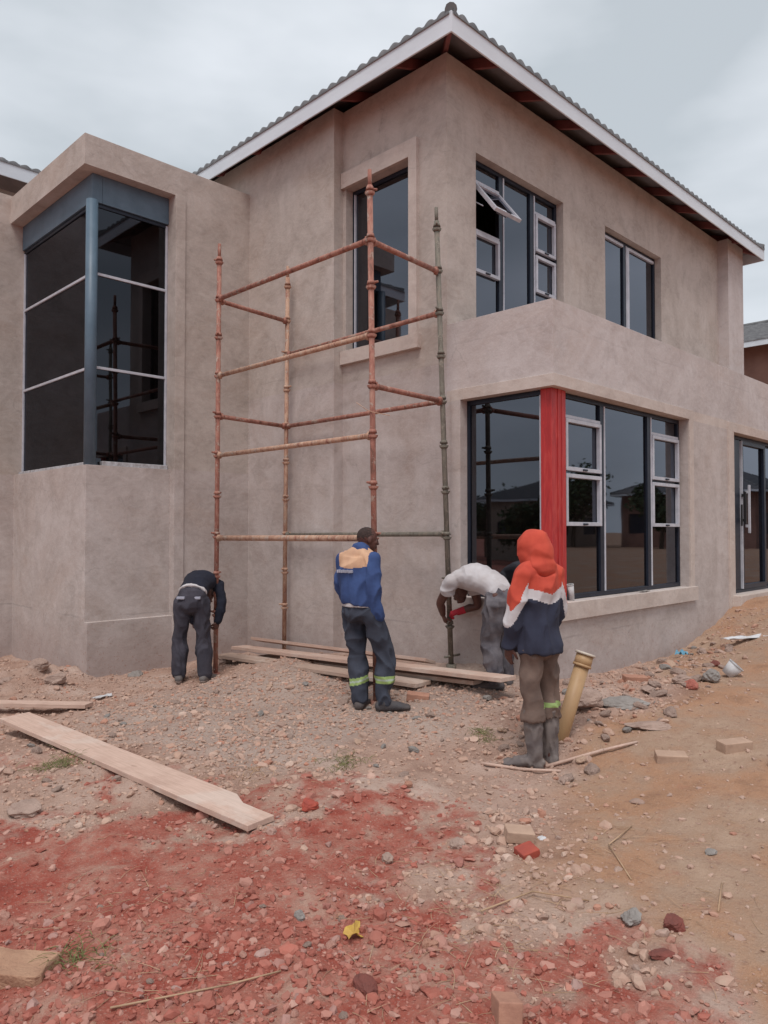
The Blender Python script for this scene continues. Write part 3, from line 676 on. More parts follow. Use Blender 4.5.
for k, (a, b, mt) in ST.items():
    m = MB(); m.tube(a, Vector(a).lerp(Vector(b), .97), .0265, n=14)
    m.tube(Vector(a).lerp(Vector(b), .965), b, .019, n=10)
    m.tube(Vector(a)-Vector((0, 0, .06)), Vector(a)+Vector((0, 0, .02)), .05, n=10)
    if k == 'BR': m.tube((5.69, 4.84, .40), (5.92, 4.84, .40), .012, n=8)
    so_ = m.build('standard', M[mt], None, smooth=True); sp(so_)
    if k == 'BR': so_['label'] = 'dirty green grey standard'
    for z in nodes:
        if z-.02 < a[2]: continue
        p = at_z(k, z); c = MB()
        c.tube(p-Vector((0, 0, .028)), p-Vector((0, 0, .006)), .032, .047, 14); c.tube(p-Vector((0, 0, .006)), p+Vector((0, 0, .002)), .047, .047, 14)
        c.tube(p+Vector((0, 0, .02)), p+Vector((0, 0, .052)), .039, .032, 14)
        an = random.random()*6; lug = Vector((math.cos(an), math.sin(an), 0))
        c.tube(p+Vector((0, 0, .035))+lug*.03, p+Vector((0, 0, .04))+lug*.07, .013, .010, 6)
        c = c.build('cup', M[mt], None, smooth=True); sp(c, so_)
def ledger(name, k1, k2, z1, z2, mt, r=.0255):
    a, b = at_z(k1, z1), at_z(k2, z2); d = (b-a).normalized(); m = MB()
    m.tube(a+d*.05, b-d*.05, r, n=14)
    for e_, s_ in ((a, 1), (b, -1)):
        m.tube(e_+d*s_*.032, e_+d*s_*.085, .033, .027, 10)
        m.box(-.016, .016, -.016, .016, -.038, .038, 0, Matrix.Translation(e_+d*s_*.042))
    o = m.build(name, M[mt], None, smooth=True); sp(o)
ledger('ledger', 'FL', 'FR', 4.30, 4.29, 'scaf_red'); ledger('ledger', 'FL', 'FR', 3.42, 3.42, 'scaf_tan')
ledger('ledger', 'FL', 'FR', 2.51, 2.51, 'scaf_tan'); ledger('ledger', 'FL', 'FR', 1.57, 1.585, 'scaf_tan', .030)
ledger('ledger', 'BL', 'BR', 3.86, 3.86, 'scaf_red'); ledger('ledger', 'BL', 'BR', 2.96, 2.96, 'scaf_red'); ledger('ledger', 'BL', 'BR', 1.60, 1.62, 'scaf_green')
for z in (4.28, 2.96): ledger('transom', 'FL', 'BL', z, z, 'scaf_red'); ledger('transom', 'FR', 'BR', z, z, 'scaf_red')
def wire(name, pts, r, mat, parent=None, n=5):
    m = MB()
    for a, b in zip(pts[:-1], pts[1:]): m.tube(a, b, r, n=n)
    return m.build(name, M[mat], parent)
p = at_z('FR', 2.74)
sp(wire('tie_wire', [p+Vector((-.05, .16, .08)), p+Vector((-.03, .04, .0)), p+Vector((-.03, -.04, -.03)), p+Vector((.02, -.20, -.07))], .004, 'scaf_tan'))

# ------------------------------------------------------------------ planks
def plank(a, b, width, th, mat, label, group=None, roll=0.0, cat='plank', notch=False, sag=0.0):
    """a, b: centre of the top face at either end"""
    a = Vector(a); b = Vector(b); L_ = (b-a).length; d = (b-a).normalized(); sdv = Vector((-d.y, d.x, 0)).normalized()
    upv = sdv.cross(d)*-1
    if upv.z < 0: upv = -upv
    n = 24; V = []; F = []; rs = random.Random(label)
    for k in range(n+1):
        t = k/n; c = a.lerp(b, t) - Vector((0, 0, sag*math.sin(math.pi*t)))
        wv = width/2*(1+.012*math.sin(t*9+rs.random()*.3)); rl = roll
        if notch and t > .90: wl = wv*.50
        else: wl = wv
        off = (rs.random()-.5)*.002
        for sx, sz in ((-1, 0), (1, 0), (1, -1), (-1, -1)):
            ww = wl if sx > 0 else wv
            V.append(c + sdv*sx*(ww+off) + upv*(sz*th + sx*rl*ww))
    for k in range(n):
        for j in range(4): i = k*4; F.append((i+j, i+(j+1) % 4, i+4+(j+1) % 4, i+4+j))
    F += [(3, 2, 1, 0), (n*4, n*4+1, n*4+2, n*4+3)]
    Rm = Matrix.Identity(3); ang = math.atan2(d.y, d.x)
    mid = (a+b)/2; inv = Matrix.Rotation(-ang, 4, 'Z') @ Matrix.Translation(-mid)
    o = mesh_obj('plank', [inv @ v for v in V], F, M[mat]); o.location = mid; o.rotation_euler = (0, 0, ang)
    bm = bmesh.new(); bm.from_mesh(o.data); bmesh.ops.recalc_face_normals(bm, faces=bm.faces[:]); bm.to_mesh(o.data); bm.free()
    bv = o.modifiers.new('bevel', 'BEVEL'); bv.width = .003; bv.segments = 2; bv.limit_method = 'ANGLE'
    tag(o, label, cat, group); return o
G = 'planks stacked beside the scaffold'
plank((5.42, 8.02, .20), (5.42, 3.88, .375), .225, .038, 'wood', 'long pale top plank of the stack by the scaffold, ending beside the man in white', G, -.03)
plank((5.17, 7.97, .135), (5.24, 4.72, .235), .22, .038, 'wood2', 'lower plank of the stack, sticking out in front below the longest plank', G, .02)
plank((5.56, 7.85, .30), (5.66, 5.0, .36), .16, .034, 'wood', 'narrow plank leaning high at the back of the stack against the wall side', G, -.30)
plank((5.50, 7.6, .125), (5.50, 4.25, .29), .22, .038, 'wood2', 'plank directly under the long top plank of the stack, a little shorter', G, 0)
plank((5.3, 7.7, .07), (5.42, 5.6, .16), .2, .036, 'wood2', 'short bottom plank of the stack lying on the rubble', G, 0)
plank((2.32, 6.80, .075), (2.50, 3.43, .055), .245, .034, 'wood', 'long wide plank lying across the rubble in the foreground, its right end chipped', None, .03, notch=True)
plank((2.05, 7.95, .06), (3.0, 6.86, .055), .17, .036, 'wood', 'plank reaching in from the left edge, beyond the long foreground plank', None, -.05)
plank((1.02, 6.15, .06), (1.78, 5.46, .02), .12, .04, 'wood', 'plank end at the left edge, nearer than the long foreground plank', None, .1)

# ------------------------------------------------------------------ bricks, stones, litter
def rock_mesh(name, size, mat, seed, sub=4, flat=.25, sharp=.35):
    bm = bmesh.new(); bmesh.ops.create_icosphere(bm, subdivisions=sub, radius=1); rs = np.random.default_rng(seed)
    pl = [(Vector(rs.normal(0, 1, 3)).normalized(), .55+.35*rs.random()) for _ in range(9)]
    for v in bm.verts:
        p = v.co.copy()
        for nrm, dd in pl:
            t = p.dot(nrm)
            if t > dd: p -= nrm*(t-dd)*.92
        p *= 1+.16*mnoise.noise(p*2.3+Vector((seed, 0, 0)))+.09*mnoise.noise(p*5+Vector((seed, 3, 0)))+.05*mnoise.noise(p*13+Vector((seed, 3, 0)))
        v.co = Vector((p.x*size[0], p.y*size[1], p.z*size[2]))
    me = bpy.data.meshes.new(name); bm.to_mesh(me); bm.free(); me.materials.append(M[mat]); return me
def rock(name, x, y, size, mat, seed, label, cat='stone', group=None, rz=0, tilt=0, sink=.3):
    o = bpy.data.objects.new(name, rock_mesh(name, size, mat, seed)); link(o)
    o.location = (x, y, gz(x, y)+size[2]*(1-sink)-.01); o.rotation_euler = (tilt, 0, rz); tag(o, label, cat, group); return o
def brick(x, y, rz, mat, label, size=(.222, .106, .073), tilt=(0, 0), name='brick', group=None, chip=0, dz=0, seed=1):
    bm = bmesh.new(); bmesh.ops.create_cube(bm, size=1); bmesh.ops.subdivide_edges(bm, edges=bm.edges[:], cuts=6, use_grid_fill=True)
    for v in bm.verts:
        p = v.co
        if chip and p.x > .5-chip: p.x = .5-chip + (p.x-.5+chip)*.3 + .05*mnoise.noise(Vector((p.y*4, p.z*4, seed)))
        p = Vector((p.x*size[0], p.y*size[1], p.z*size[2])); q = p*22+Vector((seed*3.1, 0, 0))
        ed = sum(abs(abs(c)-.5) < .01 for c in (v.co.x, v.co.y, v.co.z))
        p *= 1+.015*mnoise.noise(q)-(.012 if ed >= 2 else 0)*(1+2*mnoise.noise(q*1.7)); v.co = p
    me = bpy.data.meshes.new(name); bm.to_mesh(me); bm.free(); me.materials.append(M[mat])
    o = bpy.data.objects.new(name, me); link(o); bv = o.modifiers.new('bevel', 'BEVEL'); bv.width = .004; bv.segments = 2; bv.limit_method = 'ANGLE'; bv.angle_limit = R(50)
    o.rotation_euler = (tilt[0], tilt[1], rz); o.location = (x, y, gz(x, y)+size[2]/2-.012+dz); tag(o, label, 'brick', group); return o
BG = 'loose bricks on the ground'
brick(5.42, 1.98, -.55, 'brick_tan', 'whole dusty brick lying flat at the right, left of the cut off brick', group=BG, tilt=(.06, -.03), seed=2)
brick(5.33, 1.62, -.35, 'brick', 'orange brick cut off by the right edge of the picture', group=BG, tilt=(-.05, .04), seed=3)
brick(5.08, 2.27, -.95, 'brick_tan', 'half buried dusty brick left of the whole brick', group=BG, dz=-.02, tilt=(.12, 0), chip=.12, seed=4)
brick(3.36, 2.34, -.75, 'brick_tan', 'pale grey brick half lying on a red brick piece in the middle of the foreground', (.15, .10, .06), group=BG, tilt=(.1, .1), dz=.012, seed=5)
brick(3.25, 2.21, -.35, 'brick_red', 'bright red brick piece under the pale grey brick', (.12, .09, .055), group=BG, tilt=(.15, -.15), chip=.2, seed=6)
brick(2.17, 1.57, .9, 'brick', 'pinkish brick end standing up at the bottom edge', (.13, .085, .09), group=BG, tilt=(.1, .25), chip=.15, seed=7)
rock('brick_lump', 2.80, 3.41, (.062, .05, .048), 'brick_red', 58, 'red brick lump just right of the end of the long foreground plank', 'brick', BG, .4, .2)
brick(4.98, 4.55, -.9, 'brick', 'brick beside the boots of the man in blue, under the planks', (.2, .1, .07), group=BG, tilt=(.1, .1), seed=9)
brick(4.72, 4.72, .5, 'brick_red', 'red brick between the feet of the man in blue', (.16, .1, .07), group=BG, tilt=(.1, -.2), chip=.2, seed=10)
brick(6.65, 3.32, -.7, 'brick', 'reddish brick near the wall, right of the leaning pipe', (.22, .1, .07), group=BG, tilt=(.1, .05), seed=11)
rock('brick_lump', 6.62, 2.78, (.09, .06, .05), 'dust_red', 59, 'broken brick beside the white paper cup', 'brick', BG, .3, .1)
brick(1.05, 3.10, .72, 'rock_sand', 'rough yellow sandstone block at the left edge of the foreground', (.20, .32, .10), tilt=(.05, .04), name='stone_block', chip=.1, dz=-.015, seed=14)
scene_o = bpy.context.scene.objects['stone_block']; scene_o['category'] = 'stone'
for v in scene_o.data.vertices:
    p = v.co.copy(); v.co = p*(1+.10*mnoise.noise(p*9)+.06*mnoise.noise(p*26))*(1-.5*max(0, (abs(p.x)/.11)**4*(abs(p.y)/.18)**4-.3))
RG = 'bigger stones and mortar lumps on the ground'
for a in [
 (5.58, 3.26, (.19, .12, .10), 'rock_tan', 21, 'large pink mortar lump right of the leaning pipe', -.6, .3),
 (5.86, 3.02, (.20, .10, .055), 'rock_grey', 22, 'grey wedge shaped slab right of the pink mortar lump', -.75, .15),
 (5.55, 2.66, (.19, .10, .035), 'rock_tan', 23, 'flat mortar slab in front of the grey wedge slab', -.7, .05),
 (6.35, 3.05, (.09, .06, .05), 'rock_tan', 24, 'small dark lump behind the grey wedge slab', .2, 0),
 (7.05, 2.78, (.10, .08, .07), 'rock_grey', 25, 'round grey stone left of the paper cup', .4, 0),
 (6.85, 2.95, (.13, .06, .05), 'rock_tan', 26, 'pale mortar lump between broken brick and grey stone', -.3, 0),
 (3.02, 1.53, (.062, .045, .035), 'rock_grey', 27, 'greenish grey oval stone on the sand in the right foreground', .8, 0),
 (3.07, 1.37, (.055, .042, .035), 'rock_red', 28, 'dark red stone right of the greenish grey stone', .3, 0),
 (2.84, 1.32, (.06, .035, .02), 'rock_red', 29, 'flat red chip below the dark red stone', -.4, 0),
 (3.86, 1.53, (.04, .03, .018), 'rock_grey', 30, 'small pale stone alone on the sand near the right edge', .1, 0),
 (1.66, 4.66, (.10, .09, .05), 'rock_tan', 32, 'flat grey stone at the left edge below the grass tuft', .4, 0),
 (2.08, 2.60, (.03, .028, .025), 'rock_grey', 33, 'round grey pebble left of the yellow leaf', .4, 0),
 (2.75, 2.72, (.04, .035, .028), 'rock_tan', 34, 'pale stone among straw above the yellow leaf', .4, 0),
 (3.48, 2.28, (.04, .025, .015), 'paper', 35, 'white chip right of the stacked brick pieces', .4, 0),
 (3.10, 2.55, (.05, .04, .028), 'rock_tan', 36, 'pink stone left of the stacked brick pieces', .4, 0),
 (1.92, 2.02, (.06, .045, .035), 'rock_red', 37, 'dark red stone low in the foreground, left of the brick end', 1.1, 0),
 (3.20, 8.12, (.14, .10, .06), 'rock_tan', 38, 'soil clod at the corner of the bay', .2, 0),
 (3.32, 9.0, (.16, .12, .08), 'rock_tan', 39, 'big soil clod on the heap left of the bay corner', .9, 0),
 (2.95, 8.75, (.13, .12, .06), 'rock_tan', 40, 'soil clod in front of the heap left of the bay', .1, 0),
 (5.15, 7.9, (.12, .10, .06), 'rock_tan', 41, 'lump under the left end of the plank stack', .4, 0),
 (4.15, 8.25, (.10, .07, .05), 'rock_grey', 42, 'grey lump at the foot of the bay wall beside the bent man in black', .4, 0),
 (8.45, 3.42, (.09, .06, .05), 'rock_tan', 43, 'lump beside the blue litter at the wall', .4, 0),
 (7.75, 3.0, (.07, .05, .04), 'rock_red', 44, 'small reddish lump on the sand below the wall', .4, 0),
 (4.42, 2.72, (.06, .04, .03), 'rock_tan', 45, 'pale stone in front of the boots of the hooded man', .4, 0),
]: rock('stone', a[0], a[1], a[2], a[3], a[4], a[5], 'stone', RG, a[6], a[7])

# leaning drain pipe stub
bp = Vector((4.955, 3.135, gz(4.955, 3.135)-.12)); tp = Vector((5.20, 3.00, .705)); dv = (tp-bp).normalized()
pp = empty('drain_pipe', (4.955, 3.135, gz(4.955, 3.135)), label='yellowed plastic drain pipe leaning out of the ground behind the hooded man', cat='pipe'); inv = Matrix.Translation(-pp.location)
m = MB(); m.tube(bp, tp-dv*.09, .057, n=28); q = m.build('pipe', M['pvc'], None, smooth=True); q.parent = pp; q.matrix_parent_inverse = inv
m = MB(); m.tube(tp-dv*.10, tp-dv*.012, .066, n=28); m.tube(tp-dv*.105, tp-dv*.085, .071, n=28); q = m.build('collar', M['pvc'], None, smooth=True); q.parent = pp; q.matrix_parent_inverse = inv
m = MB(); m.tube(tp-dv*.012, tp+dv*.006, .078, n=28); q = m.build('rim', M['pvc_rim'], None, smooth=True); q.parent = pp; q.matrix_parent_inverse = inv

def stick(pts, r, label, cat='stick', mat='wood', name='stick', group=None, lift=.006):
    P = [Vector((x, y, gz(x, y)+lift+dz)) for x, y, dz in pts]; m = MB()
    for k, (a, b) in enumerate(zip(P[:-1], P[1:])): m.tube(a, b, r*(1-.1*k), r*(1-.1*(k+1)), n=7)
    o = m.build(name, M[mat], None, smooth=True); tag(o, label, cat, group); return o
stick([(4.60, 2.98, .0), (4.95, 2.72, .02), (5.22, 2.60, .0)], .013, 'thin pale stick lying right of the hooded man')
stick([(4.30, 3.32, .0), (4.44, 3.06, .01), (4.58, 2.84, 0)], .012, 'short pale stick under the boots of the hooded man')
# cup, strips, litter
def cup(x, y, z, h, r, rot, label, mat='paper', name='paper_cup'):
    m = MB(); m.tube((0, 0, 0), (0, 0, h), r*.72, r, 20); m.tube((0, 0, h-.006), (0, 0, h), r*1.06, r*1.06, 20)
    o = m.build(name, M[mat], None, smooth=True); o.location = (x, y, z); o.rotation_euler = rot; tag(o, label, 'cup'); return o
cup(7.33, 2.74, gz(7.33, 2.74)+.02, .13, .075, (R(38), R(20), 0), 'crumpled white paper cup on the rubble below the window')
cup(6.40, 3.835-.0, .985, .155, .035, (R(0), R(-13), 0), 'small white packet leaning on the window sill by the red column', name='paper_packet')
bpy.context.scene.objects['paper_packet']['category'] = 'packet'
def ragged(name, x, y, sx, sy, h, mat, label, cat, seed, z=None, rz=0):
    V = []; F = []; n = 12; rs = np.random.default_rng(seed)
    for s_ in (0, .004):
        for i in range(n+1):
            for j in range(n+1):
                u, v = i/n-.5, j/n-.5
                e_ = 1+.25*mnoise.noise(Vector((u*3, v*3, seed)))
                V.append((u*sx*e_, v*sy*e_, h*(.5+.5*mnoise.noise(Vector((u*4+seed, v*4, .3))))+s_))
    w_ = (n+1)**2
    for i in range(n):
        for j in range(n):
            a = i*(n+1)+j; F.append((a, a+n+1, a+n+2, a+1)[::-1]); F.append((a+w_, a+n+1+w_, a+n+2+w_, a+1+w_))
    bd = [i*(n+1) for i in range(n+1)]
    for i in range(n):
        for a, b in ((i*(n+1), (i+1)*(n+1)), (i*(n+1)+n, (i+1)*(n+1)+n), (i, i+1), (n*(n+1)+i, n*(n+1)+i+1)): F.append((a, b, b+w_, a+w_))
    o = mesh_obj(name, V, F, M[mat]); o.location = (x, y, gz(x, y) if z is None else z); o.rotation_euler = (0, 0, rz); tag(o, label, cat); return o
ragged('paper_strip', 8.95, 3.08, .75, .11, .05, 'paper', 'long white torn strip lying on the slope near the door', 'litter', 3, rz=-.35)
ragged('plastic_scrap', 8.30, 3.58, .16, .1, .10, 'blue_litter', 'light blue plastic scrap at the foot of the wall', 'litter', 5)
ragged('rag', 7.85, 3.80, .20, .05, .012, 'rock_grey', 'small dark rag on the window sill', 'rag', 6, z=.984)
ragged('paper_scrap', 6.05, 6.0-.3, .1, .08, .03, 'paper', 'pale scrap lying behind the plank stack', 'litter', 8) if False else None
for k, (x, y, sx, rz, lb) in enumerate(((3.35, 7.35, .22, .3, 'pale torn paper bag piece on the gravel below the bay corner'), (6.9, 2.1, .30, -.4, 'pale flat board scrap at the right edge, above the bricks'), (7.9, 2.2, .16, -.5, 'tiny white scrap near the right edge'))):
    ragged('paper_scrap', x, y, sx, .07, .03, 'rock_tan' if k == 1 else 'paper', lb, 'litter', 11+k, rz=rz)
# yellow leaf
V = [(0, 0, .004)]; n = 20
for k in range(n):
    a = 2*math.pi*k/n+.12*math.sin(k*2.1); r = .050*(1 if k % 5 == 0 else .78 if k % 5 in (1, 4) else .5)*(1+.15*math.sin(k*3.3)); V.append((r*math.cos(a)*1.2, r*math.sin(a), .018*math.sin(a*2+.5)+.012))
V += [(x, y, z+.0015) for x, y, z in V]; F = []
for k in range(n): a, b = 1+k, 1+(k+1) % n; F += [(0, b, a), (n+1, a+n+1, b+n+1), (a, b, b+n+1, a+n+1)]
lf = mesh_obj('fallen_leaf', V, F, M['leaf_y']); lf.location = (2.15, 2.33, gz(2.15, 2.33)+.012); lf.rotation_euler = (.2, -.1, .4); tag(lf, 'curled yellow leaf on the red rubble in the foreground', 'leaf')
print('props done')

# ------------------------------------------------------------------ rubble and gravel, straw, grass
def stones(name, n, seed, area, size, dens, colfn, lab):
    rs = np.random.default_rng(seed)
    base, fc = ico_arrays(1 if name == 'gravel' else 2)
    Rr = rs.uniform(area[0], area[1], n*6); D = np.exp(rs.uniform(math.log(area[2]), math.log(area[3]), n*6))
    keep = np.abs(Rr) < D*.62+.4; Rr, D = Rr[keep], D[keep]
    x = (D+Rr)*S2; y = (D-Rr)*S2
    ok = ~(((x > XA-.05) & (y > YR-.03)) | ((x > XB-.05) & (y > YR)) | ((x > XC) & (y > YB)) | (y > 10.8)); x, y, D, Rr = x[ok], y[ok], D[ok], Rr[ok]
    red, sand, grav = zones(x, y); pk = rs.random(len(x)) < dens(red, sand, grav, x, y); x, y, red, sand, grav = [q[pk][:n] for q in (x, y, red, sand, grav)]
    k = len(x); s = size[0]*np.exp(rs.exponential(size[2], k))*rs.choice([.6, 1, 1.35], k, p=[.4, .4, .2]); s = np.minimum(s, size[1]); 
    sc_ = np.stack([s*rs.uniform(.8, 1.5, k), s*rs.uniform(.7, 1.2, k), s*rs.uniform(.5, .95, k)], 1)
    jit = np.repeat(base[None], k, 0)
    for _ in range(5):          # chop flat facets off each stone
        nv_ = rs.normal(0, 1, (k, 3)); nv_ /= np.linalg.norm(nv_, axis=1, keepdims=True); lv = rs.uniform(.45, .85, (k, 1))
        dt = np.einsum('kij,kj->ki', jit, nv_); jit = jit - nv_[:, None, :]*np.maximum(dt-lv, 0)[..., None]
    jit = jit*(1+rs.uniform(-.2, .2, (k, len(base), 1))*(1.5 if len(base) < 20 else .75))
    P = jit*sc_[:, None, :]; a = rs.uniform(0, 6.28, k); ca, sa = np.cos(a)[:, None], np.sin(a)[:, None]
    tl = rs.normal(0, .35, k); ct, st = np.cos(tl)[:, None], np.sin(tl)[:, None]
    Px, Py, Pz = P[..., 0], P[..., 1]*ct-P[..., 2]*st, P[..., 1]*st+P[..., 2]*ct
    X = Px*ca-Py*sa+x[:, None]; Y = Px*sa+Py*ca+y[:, None]; Z = Pz+(ground_h(x, y)+sc_[:, 2]*.12)[:, None]
    V = np.stack([X, Y, Z], -1).reshape(-1, 3); F = (fc[None]+(np.arange(k)*len(base))[:, None, None]).reshape(-1, 3)
    me = bpy.data.meshes.new(name); me.vertices.add(len(V)); me.vertices.foreach_set('co', V.ravel()); me.loops.add(F.size); me.loops.foreach_set('vertex_index', F.ravel().astype(np.int32))
    me.polygons.add(len(F)); me.polygons.foreach_set('loop_start', np.arange(0, F.size, 3, dtype=np.int32)); me.polygons.foreach_set('use_smooth', np.zeros(len(F), bool)); me.update(); me.validate()
    C = colfn(red, sand, grav, rs, k); C = np.repeat(np.concatenate([C, np.ones((k, 1))], 1), len(base), 0)
    at = me.color_attributes.new('tint', 'FLOAT_COLOR', 'POINT'); at.data.foreach_set('color', C.ravel())
    me.materials.append(M['rubble']); o = link(bpy.data.objects.new(name, me)); tag(o, lab[0], lab[1], None, 'stuff'); return o
def ico_arrays(sub):
    bm = bmesh.new(); bmesh.ops.create_icosphere(bm, subdivisions=sub, radius=1); bm.verts.ensure_lookup_table()
    a = np.array([v.co[:] for v in bm.verts]); f = np.array([[v.index for v in q.verts] for q in bm.faces]); bm.free(); return a, f
def bmesh_ico():
    t = (1+5**.5)/2; v = [(-1, t, 0), (1, t, 0), (-1, -t, 0), (1, -t, 0), (0, -1, t), (0, 1, t), (0, -1, -t), (0, 1, -t), (t, 0, -1), (t, 0, 1), (-t, 0, -1), (-t, 0, 1)]
    f = [(0, 11, 5), (0, 5, 1), (0, 1, 7), (0, 7, 10), (0, 10, 11), (1, 5, 9), (5, 11, 4), (11, 10, 2), (10, 7, 6), (7, 1, 8), (3, 9, 4), (3, 4, 2), (3, 2, 6), (3, 6, 8), (3, 8, 9), (4, 9, 5), (2, 4, 11), (6, 2, 10), (8, 6, 7), (9, 8, 1)]
    s = math.hypot(1, t); return [(a/s, b/s, c/s) for a, b, c in v], f
m, n_, b = new_mat('rubble'); at = n_.nodes.new('ShaderNodeAttribute'); at.attribute_name = 'tint'
c = mixc(n_, ramp(n_, noise_n(n_, 30, 5, .7), [(.35, (0, 0, 0)), (.7, (.4, .4, .4))]), at.outputs['Color'], (.40, .19, .15))
n_.links.new(c, b.inputs['Base Color']); b.inputs['Roughness'].default_value = .93; b.inputs['Specular IOR Level'].default_value = .15; bump(n_, b, noise_n(n_, 90, 5, .7), .5, .004); M['rubble'] = m
def pick(rs, k, cols, wts):
    i = rs.choice(len(cols), k, p=np.array(wts)/sum(wts)); return np.array(cols)[i]*rs.uniform(.75, 1.2, (k, 1))
def colfn(red, sand, grav, rs, k):
    A = pick(rs, k, [(.40, .14, .105), (.29, .085, .065), (.47, .24, .19), (.50, .34, .28), (.38, .29, .26)], [5, 3.5, 4.5, 3, 1.5])
    B = pick(rs, k, [(.47, .35, .285), (.42, .295, .23), (.34, .265, .225), (.52, .41, .345), (.42, .18, .12), (.27, .215, .19)], [4, 4, 3, 2, 1.6, 1.5])
    r = (rs.random(k) < red*1.05)[:, None]; o_ = np.where(r, A, B); soil = np.where(red[:, None] > .5, np.array([[.34, .105, .078]]), np.array([[.46, .31, .235]])); q = rs.uniform(.25, .85, (k, 1)); return o_*(1-q)+soil*q
RP = lambda red, x, y: 1-red*(1-np.interp((x+y)*S2, [2.2, 3.2, 3.6, 4.4], [1, .9, .40, .5]))
D1 = lambda red, sand, grav, x, y: RP(red, x, y)*np.clip(.30*(1-sand)+.28*red*(fbm(x, y, 1.3, 3, 21)+.45)+.75*grav+.35*np.clip(fbm(x, y, 1.0, 3, 22)*2, 0, 1)*(1-sand)+.02 + .8*rubfield(x, y)*(fbm(x, y, 1.5, 3, 31)+.45), 0.06, 1)
stones('gravel', 26000, 5, (-6, 7, 2.2, 11), (.006, .022, .55), D1, colfn, ('fine gravel and brick crumbs strewn over the building site', 'gravel'))
D2 = lambda red, sand, grav, x, y: RP(red, x, y)*np.clip((.16*(1-sand)+.20*red*np.clip(fbm(x, y, 1.6, 3, 23)+.05, 0, 1)+.55*np.clip(fbm(x, y, .9, 3, 24), 0, 1)*(1-sand)+.22*grav + .6*rubfield(x, y)*np.clip(fbm(x, y, 1.7, 3, 33)+.2, 0, 1)), 0.014, 1)
stones('rubble', 4200, 6, (-6, 7, 2.2, 10), (.010, .036, .50), D2, colfn, ('broken brick and stone rubble strewn over the building site', 'rubble'))

def strands(name, n, spots, ln, mat, label, cat, kind=None, group=None, up=.15, r=.0016, seed=1):
    rs = random.Random(seed); m = MB(); c0 = None
    for i in range(n):
        sx, sy, sr = spots[rs.randrange(len(spots))]; x = sx+rs.gauss(0, sr); y = sy+rs.gauss(0, sr); a = rs.random()*6.28; l = ln*(.5+rs.random()); bend = rs.uniform(-.9, .9)
        z = gz(x, y)+.004; p = Vector((x, y, z)); e_ = up*(.3+rs.random()); k = 4
        for j in range(k):
            q = p+Vector((math.cos(a)*math.cos(e_), math.sin(a)*math.cos(e_), math.sin(e_)))*l/k; q.z = max(q.z, gz(q.x, q.y)+.003)
            m.tube(p, q, r*(1-j/k*.7), r*(1-(j+1)/k*.7), n=3, cap=False); p = q; a += bend/k; e_ -= up*.45
    if not kind:
        z0 = gz(spots[0][0], spots[0][1]); sr = spots[0][2]; b0 = len(m.v); nn_ = 14
        m.v += [(spots[0][0]+sr*2.2*math.cos(6.283*q/nn_), spots[0][1]+sr*2.2*math.sin(6.283*q/nn_), z0-.07) for q in range(nn_)]+[(spots[0][0], spots[0][1], z0-.05)]
        for q in range(nn_): m.f.append((b0+q, b0+(q+1) % nn_, b0+nn_)); m.m.append(0)
    o = m.build(name, M[mat]); tag(o, label, cat, group, kind); return o
strands('straw', 420, [(2.55, 2.35, .28), (2.4, 2.0, .25), (2.9, 2.2, .3), (2.2, 1.8, .25), (3.2, 1.7, .35), (1.6, 3.2, .3), (1.4, 2.6, .25), (4.1, 1.6, .5), (3.0, 4.3, .4), (5.2, 2.9, .5)], .12, 'straw', 'dry straw and grass stalks scattered over the soil', 'straw', 'stuff', seed=3)
for k, (x, y, sr, n, ln, lb) in enumerate(((2.13, 5.32, .09, 120, .09, 'green grass tuft below the long foreground plank'), (3.58, 3.98, .07, 90, .075, 'small grass tuft in the middle, in front of the man in blue'), (1.26, 3.0, .05, 70, .09, 'grass tuft beside the yellow sandstone slab'), (4.72, 3.62, .06, 70, .08, 'dull grass tuft left of the hooded man'), (3.0, 4.35, .07, 40, .09, 'brownish grass tuft left of the middle tuft'))):
    strands('grass_tuft', n, [(x, y, sr)], ln, 'grass' if k < 4 else 'straw', lb, 'grass tuft', None, 'grass tufts', .9, .0022, 40+k)
for k, (a, lb) in enumerate((([(2.65, 2.05, .01), (2.9, 1.95, .02), (3.05, 1.75, 0)], 'thin dry twig on the bare soil left of the greenish stone'), ([(3.35, 1.7, 0), (3.6, 1.95, .01), (3.95, 2.0, 0)], 'thin dry twig lying on the sand right of the greenish stone'), ([(3.3, 1.28, 0), (3.55, 1.36, .01)], 'short twig on the sand near the right edge'), ([(1.2, 2.55, .01), (1.55, 2.35, .02), (1.75, 2.3, 0)], 'pale twig on the red soil at the lower left'))):
    stick(a, .004, lb, 'twig', 'straw', 'twig', 'twigs')
print('rubble done')

